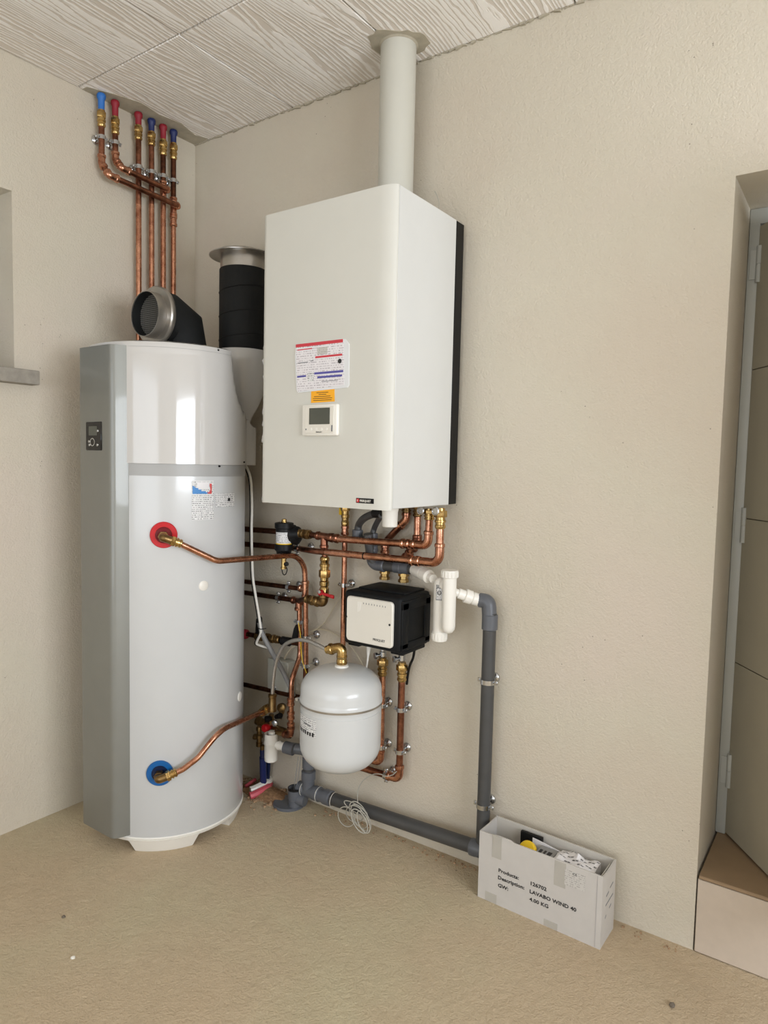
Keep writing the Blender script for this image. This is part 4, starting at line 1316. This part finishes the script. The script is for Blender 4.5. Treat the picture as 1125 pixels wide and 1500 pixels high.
# ================================================================ expansion vessel
EV = V((.965, -.192, 0))
er = .1335
eb, et = .282, .622
t = thing('expansion_vessel', 'white rounded expansion vessel hung low on the wall', 'tank', (EV.x, EV.y, eb))
mid = (1.072, -0.3255, 0.5138)[2]
prof = [(.002, eb)]
for k in range(1, 9):
    a = k / 8 * PI / 2
    prof.append((er * (1 - (1 - math.sin(a)) ** 1.35) if 0 else er * math.sin(a) ** .72, eb + .085 * (1 - math.cos(a))))
prof += [(er, mid - .028), (er - .002, mid - .027), (er - .002, mid - .014), (er + .001, mid - .006)]
obj('lower_shell', MB().lathe((EV.x, EV.y, 0), (0, 0, 1), prof, 64), 'vessel', t)
prof = [(er + .0025, mid - .001), (er + .0035, mid + .003), (er + .001, mid + .010), (er, mid + .014), (er, et - .075)]
for k in range(1, 9):
    a = k / 8 * PI / 2
    prof.append((er * math.cos(a) ** .72 if k < 8 else .002, et - .075 + .075 * math.sin(a)))
obj('upper_shell', MB().lathe((EV.x, EV.y, 0), (0, 0, 1), prof, 64), 'vessel', t)
obj('clamp_band', MB().lathe((EV.x, EV.y, 0), (0, 0, 1), [(er - .002, mid - .008), (er + .0026, mid - .0075), (er + .0026, mid - .001), (er - .002, mid - .0005)], 64, closed=True), 'steel', t, 'steel clamping band')
a = math.radians(-146)
q = V((EV.x + (er + .006) * math.cos(a), EV.y + (er + .006) * math.sin(a), mid - .004))
obj('band_screw', MB().lathe(q - V((.0, .012, 0)), (0, 1, 0), [(.006, 0), (.006, .008), (.003, .009), (.003, .02), (.006, .021), (.006, .028)], 10), 'zinc', t)
obj('wall_bracket', MB().bb(EV.x - .03, EV.x + .03, EV.y + er - .004, -.001, mid - .016, mid + .004), 'zinc', t)
vl = obj('label', MB().patch((EV.x, EV.y), er + .0006, -127, -87, mid - .090, mid - .035, .0004, 10), 'smallprint', t, 'white label, upside down')
mb = MB()
for k in range(7):
    a0 = -125 + k * 5.2
    mb.patch((EV.x, EV.y), er + .0012, a0, a0 + 3.2, mid - .089, mid - .078 + (.002 if k % 3 == 0 else 0), .0003, 2)
    if k % 2 == 0:
        mb.patch((EV.x, EV.y), er + .0012, a0, a0 + 4.4, mid - .081, mid - .078, .0003, 2)
obj('label_print', mb, 'ink', vl)
obj('label_bar', MB().patch((EV.x, EV.y), er + .0012, -112, -96, mid - .058, mid - .054, .0003, 3), 'inkgrey', vl)
obj('top_collar', MB().lathe((EV.x + .0, EV.y, et - .004), (0, 0, 1), [(.024, 0), (.022, .008), (.016, .011)], 24), 'white', t)
el = V((EV.x, EV.y, et + .006))
ep = V((0.9168, -0.2, 0.6673))
dl = (ep - (el + V((0, 0, .058))))
dl.z *= .8
dl.normalize()
mb = MB().lathe(el, (0, 0, 1), [(.016, 0), (.018, .003), (.018, .014), (.0165, .016), (.0165, .022), (.018, .024), (.018, .030)], 18)
mb.tube(fillet([el + V((0, 0, .025)), el + V((0, 0, .058)), el + V((0, 0, .058)) + dl * .045], .02), .0165, 16)
mb.lathe(el + V((0, 0, .058)) + dl * .035, dl, [(.0175, 0), (.0195, .002), (.0195, .012), (.0175, .014), (.014, .016), (.014, .026)], 8)
obj('brass_elbow', mb, 'brass', t)
he = el + V((0, 0, .058)) + dl * .058

# braided hose from vessel elbow to tank tee
YM = -.125
m1 = V((0.5904, -0.125, 0.3966))
hb = V((m1.x, m1.y, (0.5899, -0.125, 0.4326)[2]))
tag(obj('braided_hose', MB().tube(spline([hb, (0.5942, -0.125, 0.4875), (0.6086, -0.125, 0.5592), (0.6589, -0.14, 0.6269), (0.7291, -0.16, 0.6625), (0.7991, -0.175, 0.676), (0.8609, -0.19, 0.6741), he]), .0068, 12), 'braid'),
    'thin braided steel hose arching from the expansion vessel elbow to a brass tee', 'hose')

# M: cold pipe from the blue ring, ending in a brass tee
a = math.radians(-44.5)
dv = V((math.cos(a), math.sin(a), 0))
f0 = V((cx, cy, .268)) + dv * (TR + .004)
f1 = f0 + dv * .036
t = thing('copper_pipe', 'bent copper pipe rising from the blue ring of the water heater to a brass tee', 'pipe', f0)
mb = MB().lathe(f0, dv, [(.017, -.001), (.017, .018)], 6)
g_ = V((0.584, -0.544, 0.287))
dd = (g_ - f1).normalized()
mb.tube(fillet([f0 + dv * .014, f1, f1 + dd * .028], .012), .0135, 14)
obj('brass_elbow', mb, 'brass2', t)
union(t, f1 + dd * .022, f1 + dd * .060, .0102, 'brass')
mm = V((0.5525, -0.125, 0.3596))
tube(t, [f1 + dd * .05, (0.593, -0.534, 0.293), (0.616, -0.492, 0.323), (0.638, -0.421, 0.397), mm], .0092, 'copper', [.05, .08, .09])
union(t, V((0.5768, -0.125, 0.3781)), V((0.5278, -0.125, 0.3435)), .0115, 'brass')
mb = MB().lathe((m1.x, m1.y, (0.5899, -0.125, 0.4326)[2]), (0, 0, -1), [(.012, 0), (.016, .003), (.016, .012), (.014, .014), (.0145, .055), (.016, .057), (.016, .066), (.012, .068)], 14)
mb.tube([m1 + V((0, 0, -.005)), V((0.5733, -0.125, 0.3747))], .0125, 12)
obj('brass_tee', mb, 'brass2', t)

# safety group under the tee
t = thing('safety_valve', 'brass safety valve group with red knob under the brass tee', 'valve', (0.5328, -0.075, 0.2902))
YV = -.075
zz0 = (0.5395, -0.075, 0.3264)
obj('neck', MB().lathe((0.5376, -0.075, 0.3286), (0, 0, -1), [(.010, 0), (.010, .020), (.013, .022), (.013, .05)], 12), 'brass2', t)
obj('side_port', MB().lathe((0.5222, -0.075, 0.2823), (-1, -.1, .14), [(.012, 0), (.012, .02), (.016, .022), (.016, .035), (.013, .037), (.017, .039), (.017, .055)], 12), 'brass2', t)
obj('red_knob', MB().lathe((0.5346, -0.095, 0.2808), (-.1, -1, .1), [(.010, -.014), (.013, -.008), (.0155, 0), (.0155, .012), (.013, .016)], 10), 'red', t, 'red knob')
obj('black_knob', MB().lathe((0.543, -0.095, 0.3172), (-.6, -1, 0), [(.008, -.012), (.012, 0), (.012, .012), (.010, .014)], 12), 'black', t, 'black knob')
obj('black_knob', MB().lathe((0.5796, -0.08, 0.3318), (1, -.4, .5), [(.009, -.02), (.010, 0), (.011, .016), (.009, .02)], 12), 'black', t, 'black knob')
obj('gauge_port', MB().lathe((0.5629, -0.075, 0.3027), (.3, -1, 0), [(.008, 0), (.0125, .006), (.0125, .016), (.009, .018)], 14), 'zinc', t)
obj('brass_arm', MB().tube(fillet([(0.5673, -0.045, 0.3533), (0.5814, -0.06, 0.3502), (0.5757, -0.072, 0.3206)], .012), .010, 12).lathe((0.5778, -0.06, 0.3599), (.3, -1, .1), [(.014, -.01), (.0165, 0), (.0165, .010), (.011, .013)], 14), 'brass2', t)
mb = MB().lathe((0.475, -0.075, 0.2656), (0, 0, -1), [(.010, 0), (.013, .004), (.013, .016), (.010, .018), (.010, .03), (.014, .032), (.014, .044), (.010, .046), (.010, .062), (.0125, .064), (.0125, .078)], 10)
mb.lathe((0.4683, -0.075, 0.2206), (-1, -.3, 0), [(.008, 0), (.011, .01), (.011, .018)], 10)
obj('left_leg', mb, 'brass2', t)
obj('cross_pipe', MB().tube([(0.5401, -0.075, 0.2813), (0.636, -0.095, 0.2898)], .0115, 12), 'brass2', t)
# blue sheathed supply pipe
b0, b1 = V((0.4928, -0.075, 0.1781)), V((0.4427, -0.0166, 0))
t = thing('sheathed_pipe', 'supply pipe in blue sheath rising from the floor', 'pipe', (b0.x, -.05, 0))
bx = (0.4928, -0.075, 0.1727)[0]
zj, zk = (0.4935, -0.075, 0.1268)[2], (0.5002, -0.075, 0.039)[2]
obj('sheath', MB().tube(spline([(bx, YV, b0.z), (bx + .002, YV, zj + .02)]), .0105, 12).tube([(bx + .002, YV, zj + .022), ((0.4726, -0.0469, 0.012)[0], (0.4726, -0.0469, 0.012)[1], .004)], .0135, 12), 'navy', t)
obj('metal_collar', MB().lathe((bx, YV, b0.z - .002), (0, 0, 1), [(.0095, 0), (.0095, .018), (.007, .02)], 10), 'brass2', t)
t2 = tag(obj('dark_hose', MB().tube(spline([(0.5144, -0.055, 0.2203), (0.503, -0.05, 0.1669), (0.4858, -0.035, 0.0886), ((0.4641, -0.0117, 0.01)[0], -.018, .004)]), .0085, 10), 'bluein'), 'dark hose behind the blue sheathed pipe', 'hose')
# white siphon funnel
zf0, zf1 = (0.5726, -0.112, 0.2795)[2], (0.5743, -0.112, 0.1671)[2]
fxx = (0.5733, -0.112, 0.2325)[0]
t = thing('siphon_funnel', 'white plastic siphon funnel beside the blue pipe', 'siphon', (fxx, -.112, zf1))
obj('cup', MB().lathe((fxx, -.112, zf1), (0, 0, 1), [(.018, 0), (.0235, .004), (.0245, .012), (.0245, .066), (.026, .068), (.026, .074)], 28).lathe((fxx, -.112, zf1 + .07), (0, 0, 1), [(.025, 0), (.0245, zf0 - zf1 - .075), (.022, zf0 - zf1 - .075), (.022, 0)], 28, closed=True), 'white', t)
obj('inlet_lip', MB().lathe((fxx + .003, -.110, zf0 - .012), (0, 0, 1), [(.013, 0), (.015, .014), (.012, .015)], 16), 'white', t)
s0 = V((fxx + .018, -.107, (0.6071, -0.1, 0.2346)[2]))
obj('outlet', MB().lathe(s0, (1, .18, -.05), [(.0125, 0), (.0125, .012), (.017, .014), (.017, .022), (.0145, .024), (.0145, .034), (.018, .036), (.018, .046)], 20), 'white', t)
t = thing('waste_elbow', 'grey plastic waste elbow joining the white siphon to the riser', 'pipe', (0.6571, -0.08, 0.2435))
e0 = s0 + V((1, .18, -.05)).normalized() * .04
xr = xv
obj('elbow_fitting', MB().tube(fillet([e0, V((xr, YL, e0.z - .006)), V((xr, YL, e0.z - .075))], .03), .0200, 18), 'pvc', t)
obj('collar', MB().lathe(e0, (1, .18, -.05), [(.019, 0), (.0225, .002), (.0225, .04), (.02, .042)], 18), 'pvc', t)
obj('collar', MB().lathe((xr, YL, e0.z - .03), (0, 0, -1), [(.02, 0), (.0235, .003), (.0235, .04), (.0205, .043)], 18), 'pvc', t)

# ================================================================ cables, conduit, junction box
j0, j1 = (0.4891, -0.045, 0.53), (0.6215, -0.045, 0.4495)
t = thing('junction_box', 'square grey electrical junction box behind the pipes', 'junction box', ((j0[0] + j1[0]) / 2, -.02, (j0[2] + j1[2]) / 2))
jx0, jx1, jz0, jz1 = j0[0], j0[0] + .105, j0[2] - .125, j0[2]
obj('box_body', MB().bb(jx0, jx1, -.040, -.001, jz0, jz1, .004, 2), 'jbox', t)
obj('box_lid', MB().bb(jx0 - .001, jx1 + .001, -.047, -.0395, jz0 - .001, jz1 + .001, .003, 2), 'jbox', t)
tag(obj('conduit', MB().tube(spline([(0.5196, -0.125, 0.6878), (0.5309, -0.118, 0.6418), (0.5671, -0.1, 0.5719), (0.593, -0.075, 0.5061), (0.6164, -0.062, 0.4528), (0.6412, -0.066, 0.4174)]), .0092, 12), 'conduit'), 'grey flexible conduit slanting across the junction box', 'conduit')
ca = thing('cable_pair', 'white and black cable pair hanging from the water heater hood', 'cable', (0.4455, -0.14, 1.275))
base = [(357, 678), (363, 688), (367.5, 705), (369, 740), (368.5, 780), (370, 840), (374, 870), (379, 900), (382, 922), (381, 930), (377, 938), (376, 943), (382, 946), (392, 949)]
yy = [-.135, -.135, -.135, -.135, -.135, -.135, -.135, -.13, -.128, -.125, -.12, -.115, -.11, -.10]
WCP = [(0.4401, -0.135, 1.28), (0.462, -0.135, 1.255), (0.4786, -0.135, 1.213), (0.485, -0.135, 1.125), (0.4845, -0.135, 1.023), (0.4918, -0.135, 0.8707), (0.507, -0.135, 0.7957), (0.5207, -0.13, 0.7197), (0.53, -0.128, 0.6642), (0.5238, -0.125, 0.642), (0.5048, -0.12, 0.6172), (0.4964, -0.115, 0.6017), (0.5129, -0.11, 0.5957), (0.5422, -0.1, 0.5908)]
obj('white_cable', MB().tube(spline(WCP), .0048, 8), 'white', ca)
obj('black_cable', MB().tube(spline([V(p_) + V((-.0098, .004, -.003)) for p_ in WCP]), .0045, 8), 'black', ca)
obj('cable_tie', MB().tube([V(WCP[8]) + V((-.011, -.005, .004)), V(WCP[8]) + V((.008, -.007, .003)), V(WCP[8]) + V((.022, .006, .006))], .0016, 6), 'black', ca)
tag(obj('sensor_cable', MB().tube(spline([(0.8472, -0.04, 0.8301), (0.81, -0.035, 0.7852), (0.763, -0.03, 0.7178), (0.7238, -0.025, 0.6831), (0.702, -0.03, 0.6679), (0.6811, -0.04, 0.6562)]), .0026, 6), 'beige'), 'thin beige cable slanting down left from the vertical copper pipe', 'cable')
tag(obj('sensor_cable', MB().tube(spline([(0.6901, -0.02, 0.6667), (0.7296, -0.02, 0.6754), (0.7781, -0.02, 0.673), (0.8354, -0.02, 0.6547), (0.8793, -0.02, 0.6275), (0.921, -0.03, 0.5953), (0.9438, -0.04, 0.5776)]), .0026, 6), 'beige'), 'thin beige cable arching over the expansion vessel towards the module', 'cable')
tag(obj('box_cable', MB().tube(spline([(0.5608, -0.03, 0.537), (0.5756, -0.035, 0.5593), (0.5996, -0.035, 0.5872), (0.6257, -0.03, 0.6063), (0.657, -0.02, 0.6433)]), .0035, 8), 'beige'), 'short pale cable curving up out of the junction box', 'cable')
t = thing('power_lead', 'white power lead with strain relief under the module', 'cable', (1.006, -0.1, 0.6803))
obj('strain_relief', MB().lathe((1.006, -0.1, 0.678), (-.05, 0, -1), [(.009, 0), (.0075, .012), (.004, .034)], 12), 'white', t)
obj('lead', MB().tube(spline([(1.005, -0.1, 0.6568), (1.003, -0.1, 0.6308), (0.9893, -0.09, 0.5884)]), .0032, 8), 'white', t)
tag(obj('black_lead', MB().tube(spline([(1.159, -0.055, 0.6789), (1.148, -0.045, 0.6497), (1.129, -0.035, 0.6162), (1.116, -0.025, 0.5786), (1.105, -0.012, 0.5451)]), .0044, 8), 'black'), 'black cable under the right corner of the module', 'cable')
# coil of grey cable on the low waste pipe
t = thing('cable_coil', 'tangled coil of thin grey cable hanging over the low waste pipe', 'cable', (0.9554, -0.09, 0.068))
obj('rising_end', MB().tube(spline([(0.9631, -0.086, 0.1128), (0.954, -0.075, 0.1472), (0.9671, -0.07, 0.1834), (0.9929, -0.07, 0.2103), (1.017, -0.068, 0.2261), (1.041, -0.066, 0.2322), (1.065, -0.064, 0.2312), (1.089, -0.062, 0.2419), (1.104, -0.06, 0.2572)]), .0016, 6), 'cable', t)
c0 = V((0.9657, -0.1, 0.0779))


def loop(cpx, w_, h_, tilt, y_, n=26):
    c_ = V(cpx)
    out_ = []
    for k in range(n):
        a = 2 * PI * k / n
        x, z = w_ * math.cos(a), h_ * math.sin(a)
        out_.append(V((c_.x + x * math.cos(tilt) - z * math.sin(tilt), y_ + .012 * math.sin(a + 1) - z * .35, max(.004, c_.z + x * math.sin(tilt) + z * math.cos(tilt)))))
    return MB().tube(out_, .0018, 6, closed=True)


for cpx, w_, h_, tl, y_ in (((0.935, -0.11, 0.0674), .030, .042, -.3, -.112), ((0.9664, -0.105, 0.0851), .030, .042, -.7, -.107), ((0.9811, -0.105, 0.0849), .026, .050, .35, -.103),
                            ((0.9958, -0.105, 0.0824), .022, .050, .55, -.110), ((1.011, -0.11, 0.075), .014, .040, .35, -.116), ((0.9651, -0.1, 0.102), .045, .014, -.35, -.100), ((0.9968, -0.11, 0.0751), .019, .044, .45, -.120)):
    obj('loop', loop(cpx, w_, h_, tl, y_), 'cable', t)
# two wires hanging into the open stub
tag(obj('wire_pair', MB().tube([(sc_.x - .006, -.075, .06), (0.677, -0.075, 0.2002)], .0011, 5).tube([(sc_.x + .006, -.075, .06), (0.6904, -0.075, 0.2038)], .0011, 5), 'conduit'), 'two thin wires standing in the open floor drain stub', 'wire')
# ================================================================ cardboard box and its contents
O = V((1.458, -.141, 0))
U = V((.370, -.009, 0))
Wv = V((.0, .111, 0))
UL = U.length
u = U.normalized()
v = V((-u.y, u.x, 0))
zv = V((0, 0, 1))
HB = .205
WB = .110
th = .004
t = thing('cardboard_box', 'long white cardboard box open at the top on the floor', 'box', O + U * .5 + v * WB * .5)


def panel(nm, o, ax_, poly, nrm, m='card', lab=None):
    return obj(nm, MB().prism(poly, o, ax_, zv, nrm * th), m, t, lab)


fpn = panel('front_side', O, u, [(0, 0), (UL, 0), (UL, HB - .002), (.110, HB - .001), (.102, HB + .003), (.062, HB + .004), (.03, HB), (0, HB)], v)
panel('back_side', O + v * (WB - th), u, [(0, 0), (UL, 0), (UL, HB - .004), (0, HB + .002)], v, 'cardin')
panel('left_side', O + u * th + v * th, v, [(0, 0), (WB - 2 * th, 0), (WB - 2 * th, HB), (.05, HB - .001), (0, HB)], -u)
rs = panel('right_side', O + u * UL + v * th, v, [(0, 0), (WB - 2 * th, 0), (WB - 2 * th, HB - .003), (.08, HB - .004), (.03, HB - .006), (0, HB - .002)], -u)
obj('bottom', MB().prism([(th, th), (UL - th, th), (UL - th, WB - th), (th, WB - th)], O + zv * .002, u, v, zv * th), 'cardin', t)
obj('inner_flap', MB().prism([(0, 0), (.07, .0), (.06, -.05), (.01, -.05)], O + u * (UL - th - .003) + v * .012 + zv * (HB - .006), v, zv, -u * .002), 'cardin', t)


def onfront(nm, x0, x1, z0, z1, m, par=fpn, y=.0006, lab=None):
    obj(nm, MB().prism([(x0, z0), (x1, z0), (x1, z1), (x0, z1)], O - v * y, u, zv, v * y), m, par, lab)


onfront('tape', .043, .073, HB - .065, HB + .003, 'tape', lab='translucent tape strip')
obj('tape_flap', MB().prism([(.042, HB + .003), (.075, HB + .003), (.062, HB - .016), (.050, HB - .018)], O - v * .0022, u, zv, v * .001), 'tape', fpn)
onfront('tape', .025, .062, .001, .028, 'tape', lab='translucent tape strip')
onfront('tape', .235, .268, HB - .075, HB - .004, 'tape', lab='translucent tape strip')
onfront('tape', .21, .25, .001, .020, 'tape', lab='translucent tape strip')
M['crease'] = mat('card_crease', srgb(176, 172, 170), 0.7)
onfront('fold_line', UL - .0155, UL - .0135, .002, HB - .004, 'crease')
onfront('approval_label', .2655, .3225, HB - .062, HB - .018, 'boxprint', y=.0008)
text('ce_mark', 'CE', tuple(O + u * .287 - v * .0011 + zv * (HB - .027)), u, zv, .0095, 'ink', fpn, depth=.0002, width=1.1)
TF = O - v * .0005
zP = {}
for nm, s_, px in (('a', 'Products:', (1.523, -0.1445, 0.1025)), ('b', 'Description:', (1.522, -0.1445, 0.0805)), ('c', 'GW:', (1.523, -0.1445, 0.0569)),
                   ('d', '126702', (1.622, -0.147, 0.1019)), ('e', 'LAVABO WIND 40', (1.622, -0.147, 0.0776)), ('f', '4.00 KG', (1.623, -0.147, 0.0546))):
    xx = (V(px) - O).dot(u)
    text('lettering', s_, tuple(O + u * xx - v * .0006 + zv * px[2]), u, zv, .0150, 'ink', fpn, depth=.0002, width=1.13 if nm != 'e' else 1.12, bold=.00035)
for k, (a_, b_, z_) in enumerate(((.03, .05, .13), (.06, .085, .14), (.028, .088, .105), (.06, .075, .082), (.028, .036, .07))):
    obj('print_line', MB().prism([(a_, z_), (b_, z_ + .004), (b_, z_ + .008), (a_, z_ + .004)], O + u * (UL + .0005) + v * th, v, zv, -u * .0005), 'inkgrey', rs)
# contents
P_ = lambda a_, b_, z_: O + u * a_ + v * b_ + zv * z_
Rb = Matrix((u, v, zv)).transposed()
tag(obj('black_tray', MB().box(P_(.125, .094, .105), (.07, .012, .185), .003, 2, Rb), 'black'), 'black plastic part upright at the back of the box', 'part')
tag(obj('paper_leaflet', MB().prism([(0, 0), (.15, 0), (.15, .168), (.02, .188), (0, .19)], P_(.135, .076, .0065), u, zv, v * .002), 'paper'), 'white paper leaflet upright in the box behind the yellow lid', 'leaflet')
t = thing('yellow_lid', 'round yellow lid peeping over the front of the box', 'lid', P_(.135, .05, .17))
obj('disc', MB().lathe(P_(.137, .044, .170), (-.25, -1, .65), [(.028, 0), (.028, .010), (.025, .013), (.001, .014)], 26), 'yellow', t)
obj('jar', MB().lathe(P_(.137, .056, .0065), zv, [(.024, 0), (.026, .004), (.026, .13), (.02, .15)], 22), 'black', t)
t = thing('small_carton', 'grey printed small carton beside the yellow lid', 'carton', P_(.19, .05, .0065))
obj('carton_body', MB().box(P_(.192, .048, .0965), (.052, .05, .18), .001, 1, Rb), 'conduit', t)
for k, (a_, b_) in enumerate(((.172, .180), (.186, .192), (.197, .208))):
    obj('print_mark', MB().prism([(0, 0), (b_ - a_, 0), (b_ - a_, .014), (0, .014)], P_(a_, .0225, .162), u, zv, v * .0005), 'paper', t)
    obj('print_mark', MB().prism([(0, 0), (b_ - a_, 0), (b_ - a_, .02), (0, .02)], P_(a_, .03, .187), u, v, zv * .0005), 'ink', t)
# crumpled printed wrapping
t = thing('printed_packet', 'crumpled white paper packet with black print at the right end of the box', 'packet', P_(.28, .05, .1))
bm_ = MB()
nx, ny = 12, 6
grid = [[None] * (ny + 1) for _ in range(nx + 1)]
hts = {}
for i in range(nx + 1):
    for j in range(ny + 1):
        e = min(i, nx - i, 2) * .5 * min(j, ny - j, 2) * .5
        hts[i, j] = .1955 - .006 * (i / nx) + .004 * math.sin(i * .9 + j * .7) + rng.uniform(-.002, .002) - (1 - min(1, e + .35)) * .012
        if (i, j) in ((6, 4), (7, 4)):
            hts[i, j] += .008
        grid[i][j] = bm_.bm.verts.new(P_(.222 + .112 * i / nx, .014 + .078 * j / ny, hts[i, j]))
for i in range(nx):
    for j in range(ny):
        bm_.bm.faces.new((grid[i][j], grid[i + 1][j], grid[i + 1][j + 1], grid[i][j + 1]))
bot = {}
edge = [(i, 0) for i in range(nx + 1)] + [(nx, j) for j in range(1, ny + 1)] + [(i, ny) for i in range(nx - 1, -1, -1)] + [(0, j) for j in range(ny - 1, 0, -1)]
for (i, j) in edge:
    bot[i, j] = bm_.bm.verts.new(P_(.222 + .112 * i / nx, .014 + .078 * j / ny, .0065))
for k in range(len(edge)):
    a_, b_ = edge[k], edge[(k + 1) % len(edge)]
    bm_.bm.faces.new((grid[a_[0]][a_[1]], grid[b_[0]][b_[1]], bot[b_], bot[a_]))
bm_.bm.faces.new([bot[e_] for e_ in edge])
pk = obj('wrapping', bm_, 'paper', t, sharp=14)
mb = MB()
for i in range(1, nx):
    for j in range(0, ny):
        if (i * 3 + j * 2) % 4 in (0, 1):
            continue
        p00, p10, p01 = P_(.222 + .112 * i / nx, .014 + .078 * j / ny, hts[i, j] + .0006), P_(.222 + .112 * (i + 1) / nx, .014 + .078 * j / ny, hts[min(nx, i + 1), j] + .0006), P_(.222 + .112 * i / nx, .014 + .078 * (j + 1) / ny, hts[i, j + 1] + .0006)
        du_, dv2 = p10 - p00, p01 - p00
        n_ = du_.cross(dv2).normalized()
        s_ = p00 + du_ * .1 + dv2 * .12
        for q in range(4):
            mb.rings([[s_ + du_ * (.2 * q) + n_ * .0004, s_ + du_ * (.2 * q + .13) + n_ * .0004, s_ + du_ * (.2 * q + .13) + dv2 * (.22 + .1 * (q % 2)) + n_ * .0004, s_ + du_ * (.2 * q) + dv2 * (.22 + .1 * (q % 2)) + n_ * .0004],
                      [s_ + du_ * (.2 * q) + n_ * .0008, s_ + du_ * (.2 * q + .13) + n_ * .0008, s_ + du_ * (.2 * q + .13) + dv2 * (.22 + .1 * (q % 2)) + n_ * .0008, s_ + du_ * (.2 * q) + dv2 * (.22 + .1 * (q % 2)) + n_ * .0008]])
obj('printed_marks', mb, 'ink', pk, kind='stuff')

# ================================================================ debris on the floor
def pebble(p, r, seed):
    rg_ = random.Random(seed)
    m_ = MB()
    bmesh.ops.create_icosphere(m_.bm, subdivisions=1, radius=r)
    for vtx in m_.bm.verts:
        vtx.co = V((vtx.co.x * rg_.uniform(.8, 1.25), vtx.co.y * rg_.uniform(.8, 1.2), vtx.co.z * rg_.uniform(.55, .8))) + V(p) + V((0, 0, r * .45))
    return m_


for k, (px, r, lab) in enumerate((((0.7609, 0.019, 0), .011, 'white crumb of plaster in front of the grey floor coupling'), ((0.7382, -0.9991, 0), .006, 'white crumb of plaster alone on the floor at left'),
                                  ((0.5681, -0.9259, 0), .006, 'dark crumb on the floor at left'), ((2.03, -0.2401, 0), .008, 'dark lump on the floor near the bottom right'))):
    tag(obj('crumb', pebble(px, r, k), 'rubble' if 'dark' not in lab else 'groove', sharp=10) if 'white' not in lab else obj('crumb', pebble(px, r, k), 'white', sharp=10), lab, 'debris')
mb = MB()
for k in range(420):
    if k < 300:
        a_, rr = rng.uniform(0, 2 * PI), abs(rng.gauss(0, .07))
        x, y = .50 + rr * math.cos(a_) * 1.4, -.075 + rr * math.sin(a_) * .9
    else:
        x, y = rng.uniform(.75, 2.0), -.012 - abs(rng.gauss(0, .02))
    if y > -.006 or x < .40 and y < -.12:
        y = -.01 - rng.random() * .03
    if (x - cx) ** 2 + (y - cy) ** 2 < (TR + .02) ** 2 or (1.44 < x < 1.85 and y > -.17):
        continue
    r = rng.uniform(.0015, .0050) * (1.6 if k < 70 else 1)
    z = .0 if k >= 150 else max(0, .022 - .16 * math.hypot(x - .50, (y + .045) * 1.6)) * rng.random()
    mb.box((x, y, z + r * .4), (r * 1.6, r * 1.3, r), 0, 1, Matrix.Rotation(rng.uniform(0, 3), 3, 'Z') @ Matrix.Rotation(rng.uniform(-.5, .5), 3, 'X'))
o = obj('rubble', mb, 'rubble', kind='stuff', sharp=10)
tag(o, 'small plaster and brick rubble along the foot of the back wall', 'rubble')
mb = MB()
N = 18
R_ = []
for q in range(5):
    f = 1 - q / 5
    R_.append([V((.50 + .125 * f * math.cos(2 * PI * k / N) * (1 + .1 * math.sin(3 * k)), -.062 + .058 * f * math.sin(2 * PI * k / N), .0005 + .024 * (1 - f ** 1.6) + (.002 * math.sin(k * 2.3 + q) if q else 0))) for k in range(N)])
o = obj('dust_heap', MB().rings(R_), 'dust')
tag(o, 'low heap of brown dust between water heater and floor drain', 'rubble')
# pink and white sheath remnants around the blue pipe
t = thing('sheath_remnant', 'pink and white torn sheath lying at the foot of the blue pipe', 'debris', (0.4708, -0.0672, 0))
rp = [(0.4801, -0.1273, 0.01), (0.4875, -0.113, 0.012), (0.494, -0.0905, 0.016), (0.4959, -0.0518, 0.018), (0.4742, -0.0145, 0.014)]
obj('pink_strip', MB().tube(spline(rp), .014, 8), 'pink', t, 'pink strip')
obj('white_strip', MB().tube(spline([V(p_) + V((-.018, .020, .008)) for p_ in rp]), .016, 8), 'white', t, 'white strip')
obj('pink_strip', MB().tube(spline([(0.4136, -0.085, 0.012), (0.4165, -0.0621, 0.018), (0.4131, -0.0328, 0.02)]), .007, 8), 'pink', t, 'pink strip')
